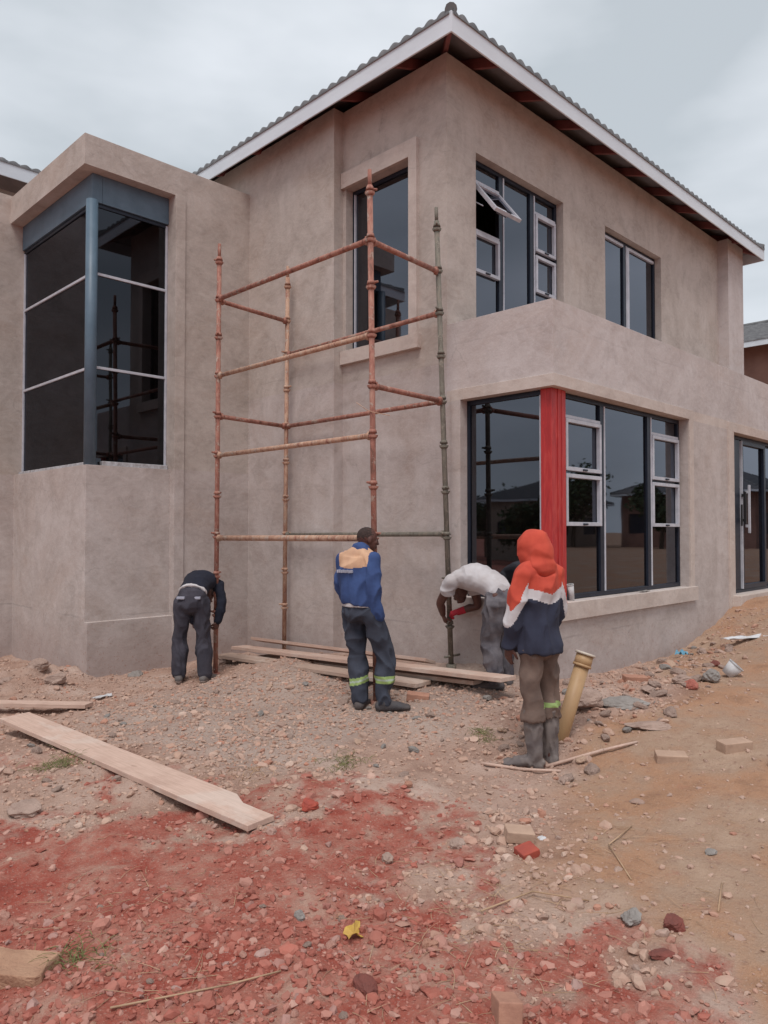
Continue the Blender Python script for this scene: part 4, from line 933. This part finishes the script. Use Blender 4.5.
# ------------------------------------------------------------------ people
def loft_bm(bm, pts, side=(1, 0, 0), n=20, flat=False):
    """pts: (point, r_side, r_depth); closed rounded tube"""
    P = [Vector(p[0]) for p in pts]; side = Vector(side)
    T = []
    for k in range(len(P)):
        a = P[max(k-1, 0)]; b = P[min(k+1, len(P)-1)]; T.append((b-a).normalized())
    secs = [(P[0]-T[0]*pts[0][2]*.7, pts[0][1]*.35, pts[0][2]*.35, T[0]), (P[0]-T[0]*pts[0][2]*.45, pts[0][1]*.78, pts[0][2]*.78, T[0])]
    for k in range(len(P)):
        secs.append((P[k], pts[k][1], pts[k][2], T[k]))
        if k < len(P)-1:
            for f in (1/3, 2/3):
                # catmull-rom in between
                p0, p1, p2, p3 = P[max(k-1, 0)], P[k], P[k+1], P[min(k+2, len(P)-1)]
                q = .5*((2*p1)+(p2-p0)*f+(2*p0-5*p1+4*p2-p3)*f*f+(3*p1-p0-3*p2+p3)*f**3)
                g = f*f*(3-2*f); secs.append((q, pts[k][1]*(1-g)+pts[k+1][1]*g, pts[k][2]*(1-g)+pts[k+1][2]*g, (T[k]*(1-f)+T[k+1]*f).normalized()))
    e_ = pts[-1]; secs += [(P[-1]+T[-1]*e_[2]*.45, e_[1]*.78, e_[2]*.78, T[-1]), (P[-1]+T[-1]*e_[2]*.7, e_[1]*.35, e_[2]*.35, T[-1])]
    if flat: secs = secs[2:-2]
    rings = []
    for c, a, b, t in secs:
        u = side - t*side.dot(t)
        if u.length < .05: u = t.orthogonal()
        u.normalize(); v = t.cross(u)
        rings.append([bm.verts.new(c+u*math.cos(2*math.pi*k/n)*a+v*math.sin(2*math.pi*k/n)*b) for k in range(n)])
    for r0, r1 in zip(rings[:-1], rings[1:]):
        for k in range(n): bm.faces.new((r0[k], r0[(k+1) % n], r1[(k+1) % n], r1[k]))
    bm.faces.new(rings[0][::-1]); bm.faces.new(rings[-1])
def blob_bm(bm, c, r, fwd=(0, 1, 0), up=(0, 0, 1)):
    f = Vector(fwd).normalized(); u = Vector(up); u = (u-f*u.dot(f)).normalized(); s = f.cross(u)
    Mx = Matrix(((s.x*r[0], f.x*r[1], u.x*r[2], c[0]), (s.y*r[0], f.y*r[1], u.y*r[2], c[1]), (s.z*r[0], f.z*r[1], u.z*r[2], c[2]), (0, 0, 0, 1)))
    bmesh.ops.create_icosphere(bm, subdivisions=3, radius=1, matrix=Mx)
def finish(bm, name, mat, parent, voxel, smooth=3, wr=0.0, wscale=9, stretch=(1, 1, .5), matfn=None, cut=None, seed=0):
    bmesh.ops.recalc_face_normals(bm, faces=bm.faces[:])
    me = bpy.data.meshes.new(name); bm.to_mesh(me); bm.free(); o = bpy.data.objects.new(name, me); col.objects.link(o)
    r = o.modifiers.new('r', 'REMESH'); r.mode = 'VOXEL'; r.voxel_size = voxel
    s = o.modifiers.new('s', 'SMOOTH'); s.factor = .5; s.iterations = smooth
    dg = bpy.context.evaluated_depsgraph_get(); dg.update(); m2 = bpy.data.meshes.new_from_object(o.evaluated_get(dg)); bpy.data.objects.remove(o); m2.name = name
    m2.materials.clear()
    for m in (mat if isinstance(mat, (list, tuple)) else [mat]): m2.materials.append(m)
    nv = len(m2.vertices); co = np.empty(nv*3); m2.vertices.foreach_get('co', co); co = co.reshape(-1, 3)
    if wr:
        nr = np.empty(nv*3); m2.vertices.foreach_get('normal', nr); nr = nr.reshape(-1, 3)
        sv_ = Vector((seed*7.3, 0, 0)); d = np.empty(nv)
        for k in range(nv):
            p = Vector((co[k, 0]*stretch[0], co[k, 1]*stretch[1], co[k, 2]*stretch[2]))*wscale+sv_
            q = mnoise.noise(p+Vector((mnoise.noise(p*.6), mnoise.noise(p*.6+Vector((5, 0, 0))), 0))*1.2)
            d[k] = (.7-abs(q)*3.2)*1.1+mnoise.noise(p*2.1)*.5
        co += nr*(d*wr)[:, None]; m2.vertices.foreach_set('co', co.ravel())
    if cut:
        bm = bmesh.new(); bm.from_mesh(m2); bmesh.ops.delete(bm, geom=[f for f in bm.faces if cut(f.calc_center_median())], context='FACES'); bm.to_mesh(m2); bm.free()
    if matfn:
        mi = [matfn(p.center) for p in m2.polygons]; m2.polygons.foreach_set('material_index', mi)
    m2.polygons.foreach_set('use_smooth', [True]*len(m2.polygons)); m2.update()
    return link(bpy.data.objects.new(name, m2), parent)
def hand_bm(bm, wrist, d, nrm, curl, lateral_sign):
    """d: towards the fingers, nrm: out of the palm, thumb on lateral_sign side of d x nrm"""
    d = Vector(d).normalized(); nrm = Vector(nrm); nrm = (nrm-d*nrm.dot(d)).normalized(); s = d.cross(nrm)*lateral_sign; w = Vector(wrist)
    loft_bm(bm, [(w-d*.03, .026, .021), (w+d*.015, .030, .018), (w+d*.05, .040, .0155), (w+d*.082, .041, .0135)], s, 14)
    for k, (off, ln) in enumerate(((.030, .070), (.0105, .079), (-.0095, .073), (-.029, .057))):
        p = w+d*(.072-.004*abs(k-1))+s*off; pts = [(p-d*.012, .0098, .0098)]; dirv = (d+s*off*1.6).normalized(); a = 0
        for seg, fr in enumerate((.45, .32, .23)):
            a += curl*(.7, 1.0, .8)[seg]; dv_ = (dirv*math.cos(a)+nrm*math.sin(a)).normalized(); p = p+dv_*ln*fr; rr = (.0093, .0086, .0075)[seg]; pts.append((p, rr, rr))
        loft_bm(bm, pts, s, 10)
    p = w+d*.02+s*.026; d1 = (d*.62+s*.72+nrm*.25).normalized(); p1 = p+d1*.035; d2 = (d*.85+s*.25+nrm*(.3+curl*.5)).normalized(); p2 = p1+d2*.03; p3 = p2+(d2+nrm*curl*.4).normalized()*.022
    loft_bm(bm, [(p-d1*.012, .014, .013), (p1, .0115, .0115), (p2, .0105, .0105), (p3, .009, .009)], s, 10)
def lerp(a, b, t): return Vector(a).lerp(Vector(b), t)
def torso_pts(J, o, low=None):
    P = [(J['pelvis'], .150+o, .112+o), (J['waist'], .140+o, .100+o), (J['chest'], .160+o, .115+o), (J['shc'], .165+o, .092+o*.8)]
    return P
def add_trunk(bm, J, o, neck=True):
    s = J['s']; loft_bm(bm, torso_pts(J, o), s)
    for k in ('shL', 'shR'): blob_bm(bm, J[k], (.062+o, .062+o, .060+o))
    loft_bm(bm, [(lerp(J['shL'], J['shR'], .06), .055+o, .06+o), (Vector(J['shc'])+(Vector(J['neck'])-Vector(J['shc']))*.45, .07+o, .075+o), (lerp(J['shL'], J['shR'], .94), .055+o, .06+o)], (0, 0, 1))
def add_arm(bm, J, k, o, t1=2.0, cuff=0):
    a, b, c = J['sh'+k], J['el'+k], J['wr'+k]
    A = [(a, .056+o, .056+o), (lerp(a, b, .5), .049+o, .049+o), (b, .042+o, .042+o), (lerp(b, c, .4), .041+o, .041+o), (c, .029+o+cuff, .029+o+cuff)]
    if t1 < 1: A = [A[0], (lerp(a, b, t1*.6), .054+o, .054+o), (lerp(a, b, t1), .054+o+cuff, .054+o+cuff)]
    loft_bm(bm, A, J['s'])
def add_leg(bm, J, k, o, t1=2.0, o2=None, side=None, th=1.0):
    a, b, c = J['hip'+k], J['kn'+k], J['an'+k]; o2 = o if o2 is None else o2
    A = [(a, .088*th+o, .095*th+o), (lerp(a, b, .45), .078*th+o, .082*th+o), (b, .057+o, .060+o), (lerp(b, c, .38), .054+o2, .058+o2), (lerp(b, c, .8), .040+o2, .042+o2), (c, .036+o2, .038+o2)]
    if t1 < 2: A = A[:4]+[(lerp(b, c, t1-1), .048+o2, .050+o2)]
    loft_bm(bm, A, side or J['s'])
def add_foot(bm, an, toe, o=0, ln=.25):
    a = Vector(an); f = Vector((toe[0], toe[1], 0)).normalized(); s = Vector((f.y, -f.x, 0)); g = Vector((a.x, a.y, 0)); z = Vector((0, 0, 1))
    loft_bm(bm, [(g-f*.05+z*(.036+o*.5), .030+o, .034+o*.6), (g+f*.03+z*(.040+o*.5), .036+o, .040+o*.6), (g+f*(ln*.42)+z*(.033+o*.5), .043+o, .032+o*.6), (g+f*(ln*.66)+z*(.024+o*.4), .043+o, .023+o*.5), (g+f*(ln*.78)+z*(.020+o*.4), .034+o, .018+o*.5)], s, 18)
    loft_bm(bm, [(a+z*.06, .038+o, .040+o), (a-z*.02, .042+o, .050+o*1.2)], s, 14)
def add_head(bm, J):
    c = Vector(J['head']); f = Vector(J['hf']).normalized(); u = Vector(J['hu']); u = (u-f*u.dot(f)).normalized(); s = f.cross(u)
    B = lambda y, z, x, r: blob_bm(bm, c+f*y+u*z+s*x, r, f, u)
    B(-.010, .018, 0, (.074, .092, .088)); B(.022, -.022, 0, (.060, .066, .078)); B(.045, -.078, 0, (.036, .038, .030))
    B(.030, -.045, .022, (.034, .045, .045)); B(.030, -.045, -.022, (.034, .045, .045))
    B(.083, .012, 0, (.048, .012, .012)); B(.094, -.016, 0, (.010, .016, .022)); B(.102, -.028, 0, (.018, .013, .010))
    B(.088, -.055, 0, (.024, .012, .008)); B(.085, -.066, 0, (.022, .012, .008))
    B(.070, -.018, .036, (.020, .016, .014)); B(.070, -.018, -.036, (.020, .016, .014))
    for x in (.076, -.076): B(-.004, -.012, x, (.008, .018, .031))
    loft_bm(bm, [(Vector(J['shc']), .075, .065), (Vector(J['neck']), .060, .062), (c-u*.055-f*.018, .056, .060)], J['s'])
    return c, f, u, s
def make_person(x, y, label, J, dz=0.0):
    t = empty('person', (x, y, gz(x, y)+dz-.008), -math.pi/4, label=label, cat='person')
    bm = bmesh.new(); add_trunk(bm, J, -.016); c, f, u, s = add_head(bm, J)
    for k in 'LR': add_arm(bm, J, k, J.get('arm', -.004)); add_leg(bm, J, k, -.014, th=J.get('th', 1)); add_foot(bm, J['an'+k], J['toe'+k])
    for k in 'LR':
        d, nrm, curl = J['hand'+k]; hand_bm(bm, J['wr'+k], d, nrm, curl, J.get('th'+k, 1 if k == 'L' else -1))
    body = finish(bm, 'body', M['skin'], t, .0065, 4)
    # eyes: set in under the brow
    for x_ in (.031, -.031):
        bm = bmesh.new(); bmesh.ops.create_uvsphere(bm, u_segments=16, v_segments=10, radius=.0115)
        me = bpy.data.meshes.new('eye'); 
        for v in bm.verts: v.co = v.co
        bm.to_mesh(me); bm.free(); me.materials.append(M['eye_white']); me.materials.append(M['hair'])
        cc = c+f*.066+u*.001+s*x_
        mi = [1 if (p.center.normalized().dot(f) > .80) else 0 for p in me.polygons]; me.polygons.foreach_set('material_index', mi)
        o = link(bpy.data.objects.new('eye', me), t); o.location = cc
    return t, (c, f, u, s)
def hair_cap(t, H, name='hair', g=.0):
    c, f, u, s = H; bm = bmesh.new(); blob_bm(bm, c-f*.014+u*.022, (.078+g, .094+g, .089+g), f, u)
    finish(bm, name, M['hair'], t, .006, 2, .0015, 60, (1, 1, 1), cut=lambda p: ((p-c).dot(f) > .045+.5*(p-c).dot(u)-.02) or ((p-c).dot(u) < -.035) or ((p-c).dot(u) < .012 and (p-c).dot(f) > .012))
def ring_part(name, t, mat, a, b, r0, r1, side=(1, 0, 0), wob=0):
    bm = bmesh.new(); loft_bm(bm, [(a, r0[0], r0[1]), (lerp(a, b, .5), (r0[0]+r1[0])/2+wob, (r0[1]+r1[1])/2+wob), (b, r1[0], r1[1])], side); return finish(bm, name, M[mat] if isinstance(mat, str) else mat, t, .007, 1)
def PV(u, v, d0):
    d = d0
    for _ in range(40):
        x, y = PX(u, d); F = d; U = gz(x, y)-1.65; dep = F*math.cos(PITCH)+U*math.sin(PITCH); vv = 512-748*(-F*math.sin(PITCH)+U*math.cos(PITCH))/dep
        d += (vv-v)*.004*d/5
    print('person distance', u, round(d, 3), gz(*PX(u, d))); return PX(u, d)
def RA(phi): return Vector((math.cos(phi), -math.sin(phi), 0)), Vector((math.sin(phi), math.cos(phi), 0))
def PX(u, d):           # place on the ground at lateral pixel u and distance d from the photographer
    r = (u-384)/748; return ((1+r)*d*S2, (1-r)*d*S2)
Z = Vector((0, 0, 1))

# --- man in the hooded sweater
s, f = RA(R(-35)); pc = Vector((.02, 0, 0))
J = dict(th=.80, s=s, pelvis=pc+Z*.93, waist=pc+Z*1.07+f*.01, chest=pc+Z*1.25+f*.005, shc=pc+Z*1.385-f*.01, neck=pc+Z*1.46+f*.012, head=pc+Z*1.555+f*.05, hf=(f*.95+Vector((-.35, 0, -.28))), hu=Z+f*.2,
 shL=pc+Z*1.375-s*.152, shR=pc+Z*1.375+s*.152, elL=Vector((-.165, -.10, 1.11)), elR=Vector((.185, .13, 1.11)), wrL=Vector((-.195, -.03, .87)), wrR=Vector((.12, .24, .93)),
 hipL=pc+Z*.89-s*.085, hipR=pc+Z*.89+s*.085, knL=Vector((-.035, -.035, .48)), knR=Vector((.105, .06, .48)), anL=Vector((-.02, -.055, .085)), anR=Vector((.112, .05, .085)),
 toeL=(-.95, .25), toeR=(-.25, .95), handL=((-.1, .12, -1), (.75, .45, 0), .32), handR=((-.5, .5, -.4), (-.5, -.4, 0), .7))
x, y = PV(535, 765, 5.25)
t, H = make_person(x, y, 'man seen from behind in a coral, white and navy hooded sweater and rubber boots', J, .0)
hair_cap(t, H)
bm = bmesh.new(); J2 = dict(J); loft_bm(bm, [(pc+Z*.818, .182, .158), (pc+Z*.87, .182, .156), (J['waist'], .172, .138), (J['chest'], .176, .138), (J['shc'], .165, .108)], s, flat=True)
for k in ('shL', 'shR'): blob_bm(bm, J[k], (.082, .082, .080))
loft_bm(bm, [(lerp(J['shL'], J['shR'], .05), .075, .08), (J['shc']+Z*.03, .085, .09), (lerp(J['shL'], J['shR'], .95), .075, .08)], (0, 0, 1))
for k in 'LR': add_arm(bm, J, k, .024, cuff=.006)
pelv = pc
def hoodmat(p):
    q = p-pelv; a = q.dot(s); z = p.z; back = q.dot(f)
    al = abs(a)
    if al < .165: lo = 1.165+.30*al
    else: lo = 1.215-(al-.165)*2.0 
    hi = lo+.072+(.04 if al > .165 else 0)
    if z > hi: return 0
    if z > lo: return 1
    return 2
hd = finish(bm, 'sweater', [M['hood_red'], M['hood_white'], M['hood_navy']], t, .0085, 3, .012, 8, (1, 1, .5), hoodmat, seed=1); hd['label'] = 'coral, white and navy chevron sweater'
c, hf, hu, hs = H; hf = Vector(hf); bm = bmesh.new()
blob_bm(bm, c-hf*.012+hu*.02, (.112, .135, .126), hf, hu); blob_bm(bm, c-hf*.05-hu*.03, (.106, .105, .12), hf, hu); blob_bm(bm, c+hf*.02-hu*.03, (.106, .10, .115), hf, hu)
loft_bm(bm, [(J['shc']+Z*.03-f*.02, .125, .100), (J['neck']-f*.02, .105, .10), (c-hu*.06-hf*.03, .092, .10)], s)
hood = finish(bm, 'hood', M['hood_red'], t, .0085, 4, .007, 7, (1, 1, .6), cut=lambda p: (p-c).dot(hf) > .088 and abs((p-c).dot(hs)) < .078 and -.105 < (p-c).dot(hu) < .085, seed=2)
bm = bmesh.new(); loft_bm(bm, [(J['pelvis']+Z*.03, .150, .115), (J['pelvis']-Z*.08, .150, .118)], s)
for k in 'LR': add_leg(bm, J, k, .014, 1.22, .028, None, .80)
zb = lerp(J['knR'], J['anR'], .10).z; xb = (J['knR'].x+J['knL'].x)/2
finish(bm, 'trousers', [M['trouser_brown'], M['hiviz']], t, .0085, 3, .015, 8, (1, 1, .6), lambda p: 1 if p.x > xb+.01 and abs(p.z-zb) < .018 else 0, seed=3)
for k in 'LR':
    bm = bmesh.new(); a, b = J['kn'+k], J['an'+k]
    loft_bm(bm, [(lerp(a, b, .20), .068, .070), (lerp(a, b, .5), .065, .068), (lerp(a, b, .85), .055, .058), (b, .052, .056)], s); add_foot(bm, b, J['toe'+k], .012, .27)
    bt = finish(bm, 'boot', M['rub_grey'], t, .0075, 3, .008, 14, seed=4)

# --- man in blue work jacket
s, f = RA(R(35))
J = dict(th=.88, s=s, pelvis=Vector((-.085, 0, .89)), waist=Vector((-.10, -.01, 1.02)), chest=Vector((-.115, -.01, 1.20)), shc=Vector((-.10, .0, 1.325)), neck=Vector((-.065, .03, 1.395)), head=Vector((-.022, .065, 1.487)), hf=Vector((.90, .36, -.16)), hu=Z+Vector((.15, .06, 0)),
 shL=Vector((-.225, .09, 1.31)), shR=Vector((.022, -.09, 1.31)), elL=Vector((-.25, .15, 1.06)), elR=Vector((.035, -.14, 1.055)), wrL=Vector((-.16, .27, .86)), wrR=Vector((.068, -.08, .815)),
 hipL=Vector((-.15, .05, .86)), hipR=Vector((-.005, -.05, .86)), knL=Vector((-.115, .085, .47)), knR=Vector((.135, .0, .475)), anL=Vector((-.085, .02, .085)), anR=Vector((.125, -.04, .085)),
 toeL=(.25, .97), toeR=(.97, .15), handL=((.3, .3, -.8), (.6, -.6, 0), .5), handR=((.15, .1, -1), (-.45, .75, 0), .42))
x, y = PV(370, 709, 6.42)
t, H = make_person(x, y, 'man in royal blue jacket with peach yoke, looking down to the right', J)
hair_cap(t, H, g=-.004)
bm = bmesh.new(); loft_bm(bm, [(Vector((-.09, 0, .918)), .172, .136), (J['pelvis']+Z*.06, .176, .140), (J['waist'], .172, .136), (J['chest'], .176, .136), (J['shc'], .172, .108)], s, flat=True)
for k in ('shL', 'shR'): blob_bm(bm, J[k], (.078, .078, .076))
loft_bm(bm, [(lerp(J['shL'], J['shR'], .05), .07, .075), (J['shc']+Z*.025, .08, .085), (lerp(J['shL'], J['shR'], .95), .07, .075)], (0, 0, 1))
for k in 'LR': add_arm(bm, J, k, .022, cuff=.010)
jc = J['shc']; s0 = s.copy()
def jmat(p):
    q = p-jc; a = q.dot(s0)
    if abs(a) < .160 and p.z > 1.235+.12*abs(a) and p.z < 1.52: return 1
    return 0
finish(bm, 'jacket', [M['jkt_blue'], M['jkt_beige']], t, .0085, 3, .013, 8, (1, 1, .5), jmat, seed=5)
bm = bmesh.new(); loft_bm(bm, [(J['shc']+Z*.055+Vector((.012, .006, 0)), .098, .088), (J['neck']-Z*.005, .080, .078)], s); q = finish(bm, 'collar', M['jkt_blue'], t, .007, 2, .002, 20, seed=6)
for k in 'LR':
    a, b = J['el'+k], J['wr'+k]; ring_part('cuff', t, 'jkt_beige', lerp(a, b, .97), lerp(a, b, 1.04), (.042, .042), (.041, .041), s)
bm = bmesh.new(); loft_bm(bm, [(Vector((-.088, 0, .945)), .171, .131), (Vector((-.088, 0, .902)), .173, .133)], s, flat=True); finish(bm, 'undershirt_hem', M['shirt_white'], t, .007, 1, .002, 14, seed=7)
mb = MB()      # small pale print on the back of the jacket
bc_ = jc-f*.130; rs = random.Random(4)
for k in range(8):
    cx = bc_ - s*(.115-.021*k)*1.0 + Z*(-.115+.002*(k % 2)); wv = .0075; hv = .013
    Mx = Matrix.Translation(cx-f*.012) @ Matrix.Rotation(-R(35), 4, 'Z'); mb.box(-wv, wv, -.012, .03, -hv, hv, 0, Mx)
q = mb.build('back_print', M['print_pale'], t, .002)
bm = bmesh.new(); loft_bm(bm, [(J['pelvis']+Z*.02, .155, .120), (J['pelvis']-Z*.06, .158, .126)], s)
for k in 'LR': add_leg(bm, J, k, .020, 2, .032, None, .9)
def bandm(p):
    z = p.z-.255-(.02 if p.x > .02 else 0)-.25*(p.x+.1 if p.x < .02 else 0)
    return 2 if abs(z) < .008 else 1 if abs(z) < .030 else 0
finish(bm, 'trousers', [M['trouser_navy'], M['hiviz'], M['hiviz_s']], t, .0080, 3, .015, 8, (1, 1, .6), bandm, seed=8)
for k in 'LR':
    a, b = J['kn'+k], J['an'+k]
    bm = bmesh.new(); loft_bm(bm, [(Vector(b)+Z*.10, .052, .055), (b, .050, .056)], s); add_foot(bm, b, J['toe'+k], .014, .27); finish(bm, 'boot', M['boot_dark'], t, .008, 3, .003, 16, seed=9)

# --- man in black bending at the left standard
s, f = RA(R(8))
J = dict(th=.86, s=s, pelvis=Vector((-.02, -.02, .92)), waist=Vector((-.01, .09, 1.02)), chest=Vector((0, .25, 1.085)), shc=Vector((.01, .37, 1.075)), neck=Vector((.015, .46, 1.0)), head=Vector((.02, .52, .90)), hf=Vector((.05, .35, -1)), hu=Vector((0, 1, .35)),
 shL=Vector((-.165, .37, 1.03)), shR=Vector((.18, .34, 1.03)), elL=Vector((-.225, .36, .80)), elR=Vector((.245, .27, .82)), wrL=Vector((-.12, .44, .60)), wrR=Vector((.205, .24, .63)),
 hipL=Vector((-.115, -.02, .87)), hipR=Vector((.075, -.02, .87)), knL=Vector((-.165, .03, .47)), knR=Vector((.09, .03, .47)), anL=Vector((-.155, -.03, .085)), anR=Vector((.125, -.02, .085)),
 toeL=(-.15, .98), toeR=(.35, .93), handL=((.5, .1, -.8), (.6, -.3, 0), .8), handR=((-.25, .0, -.9), (-.8, .5, 0), 1.0))
x, y = PV(195, 681, 8.0)
t, H = make_person(x, y, 'man in black top and charcoal jeans bending over at the left pole', J)
hair_cap(t, H)
bm = bmesh.new(); loft_bm(bm, [(Vector((-.015, .02, .985)), .162, .118), (J['waist']+Vector((0, .02, .01)), .160, .118), (J['chest'], .182, .128), (J['shc'], .182, .105)], s)
for k in ('shL', 'shR'): blob_bm(bm, J[k], (.074, .074, .074))
for k in 'LR': add_arm(bm, J, k, .013, cuff=.004)
finish(bm, 'jersey', M['shirt_black'], t, .009, 4, .006, 8, (1, .6, 1), seed=11)
bm = bmesh.new(); loft_bm(bm, [(Vector((-.02, -.012, .965)), .160, .120), (Vector((-.017, .015, .985)), .160, .120)], s, flat=True); finish(bm, 'undershirt_hem', M['shirt_white'], t, .008, 1, .004, 14, seed=12)
bm = bmesh.new(); loft_bm(bm, [(J['pelvis']+Z*.03, .158, .124), (J['pelvis']-Z*.10, .160, .130)], s)
for k in 'LR': add_leg(bm, J, k, .020, 2, .036, None, .93)
finish(bm, 'jeans', M['jean_black'], t, .0085, 3, .012, 8, (1, 1, .6), seed=13)
for xx, lb in ((-.098, 0), (.072, 0)):
    mb = MB(); Mx = Matrix.Translation((xx-.02, -.128, .925)) @ Matrix.Rotation(R(-8), 4, 'Z'); mb.box(-.045, .045, -.012, .02, -.014, .016, 0, Mx); mb.build('pocket_flap', M['hiviz_s'] if False else M['print_pale'], t, .006)
for k in 'LR':
    b = J['an'+k]; bm = bmesh.new(); loft_bm(bm, [(Vector(b)+Z*.03, .044, .048), (b, .046, .052)], s); add_foot(bm, b, J['toe'+k], .012, .26); sh = finish(bm, 'shoe', [M['shoe'], M['sole']], t, .007, 3, matfn=lambda p: 1 if p.z < .024 else 0)

# --- man in the white t-shirt bending towards the right standard
s, f = RA(R(-42))
J = dict(arm=0, th=.92, s=s, pelvis=Vector((.07, .06, .84)), waist=Vector((.0, .15, .95)), chest=Vector((-.15, .30, 1.015)), shc=Vector((-.265, .385, 1.0)), neck=Vector((-.30, .455, .945)), head=Vector((-.275, .55, .855)), hf=Vector((-.2, .3, -1)), hu=Vector((-.4, .9, .2)),
 shL=Vector((-.375, .29, .975)), shR=Vector((-.15, .48, .975)), elL=Vector((-.475, .40, .765)), elR=Vector((-.10, .52, .725)), wrL=Vector((-.44, .56, .63)), wrR=Vector((-.275, .555, .66)),
 hipL=Vector((.0, .0, .79)), hipR=Vector((.12, .115, .79)), knL=Vector((-.04, .06, .43)), knR=Vector((.09, .20, .43)), anL=Vector((.0, -.02, .085)), anR=Vector((.11, .12, .085)),
 toeL=(-.85, .2), toeR=(-.7, .7), handL=((.3, .15, -.9), (.7, .2, 0), 1.0), handR=((-.95, .05, -.25), (0, .3, -.8), 1.0))
x, y = PV(495, 688, 6.95)
t, H = make_person(x, y, 'man in off white t-shirt with red glove bending towards the scaffold foot', J, -.01)
hair_cap(t, H)
bm = bmesh.new(); loft_bm(bm, [(Vector((.055, .075, .885)), .150, .112), (J['waist']+Vector((0, 0, .005)), .155, .120), (J['chest'], .176, .136), (J['shc'], .176, .108)], s)
for k in ('shL', 'shR'): blob_bm(bm, J[k], (.076, .076, .074))
for k in 'LR': add_arm(bm, J, k, .018, .42, cuff=.008)
finish(bm, 't_shirt', M['shirt_white'], t, .0085, 4, .009, 7, (.7, .7, 1), seed=15)
bm = bmesh.new(); loft_bm(bm, [(J['pelvis']+Vector((-.02, .03, .035)), .150, .115), (J['pelvis']-Z*.09, .158, .128)], s)
for k in 'LR': add_leg(bm, J, k, .022, 2, .034)
finish(bm, 'jeans', M['jean_grey'], t, .0085, 3, .016, 8, (1, 1, .7), seed=16)
bm = bmesh.new(); d_ = (J['wrR']-J['elR']).normalized()
hand_bm(bm, J['wrR'], J['handR'][0], J['handR'][1], 1.0, J.get('thR', -1)); gl_ = finish(bm, 'glove', M['glove_red'], t, .006, 2)
me = gl_.data; co = np.empty(len(me.vertices)*3); me.vertices.foreach_get('co', co); co = co.reshape(-1, 3); nr = np.empty(len(me.vertices)*3); me.vertices.foreach_get('normal', nr); co += nr.reshape(-1, 3)*.004; me.vertices.foreach_set('co', co.ravel()); me.update()
ring_part('glove_cuff', t, 'glove_red', J['wrR']-d_*.055, J['wrR']+d_*.02, (.038, .038), (.034, .034), s)
for k in 'LR':
    b = J['an'+k]; bm = bmesh.new(); loft_bm(bm, [(Vector(b)+Z*.03, .044, .048), (b, .046, .052)], s); add_foot(bm, b, J['toe'+k], .013, .27); finish(bm, 'shoe', M['boot_dark'], t, .007, 3)

# countable lumps in the rubble: each its own stone, six shapes
LM = [rock_mesh('stone', (1, .72, .5), mt, 90+k, 3) for k, mt in enumerate(('rock_tan', 'rock_tan', 'rock_grey', 'brick', 'rock_tan', 'brick_tan'))]
LR = [rock_mesh('brick_fragment', (1, .75, .5), mt, 80+k, 3) for k, mt in enumerate(('dust_red', 'dust_red', 'dust_pink', 'dust_pink', 'rock_tan', 'brick'))]
def scatter(n, meshes, dmin, dmax, rmin, rmax, ok, smin, smax, name, label, group, seed):
    rs = random.Random(seed); k = 0; tries = 0
    while k < n and tries < 20000:
        tries += 1; D = rs.uniform(dmin, dmax); Rr = rs.uniform(rmin, rmax); x = (D+Rr)*S2; y = (D-Rr)*S2
        if y > YR-.08 and x > XA-.1 or not ok(x, y, rs.random()) or abs(Rr) > D*.55: continue
        o = bpy.data.objects.new(name, meshes[rs.randrange(len(meshes))]); link(o); sz = smin*(smax/smin)**(rs.random()**1.6)
        o.scale = (sz, sz, sz*rs.uniform(.8, 1.2)); o.location = (x, y, gz(x, y)+sz*.22); o.rotation_euler = (rs.gauss(0, .25), rs.gauss(0, .25), rs.random()*6.28)
        tag(o, label, 'stone', group); k += 1
scatter(85, LM, 4.9, 9, .9, 3.9, lambda x, y, q: q < float(rubfield(np.array([x]), np.array([y]))[0]), .028, .085, 'stone', 'dusty mortar or brick lump in the rubble strip along the foot of the wall', 'lumps in the rubble strip by the wall', 1)
scatter(70, LR, 2.5, 4.7, -2.5, 1.2, lambda x, y, q: q < float(zones(np.array([x]), np.array([y]))[0][0])**2*(1 if x+y < 4.9 else .3), .016, .036, 'brick_fragment', 'dusty broken brick fragment in the red rubble of the foreground', 'brick fragments in the red rubble', 2)
scatter(55, LM, 4.6, 7.6, -2.8, .5, lambda x, y, q: q < .6, .022, .055, 'stone', 'pale stone among the gravel between the long plank and the scaffold', 'stones in the gravel', 3)
print('people done')
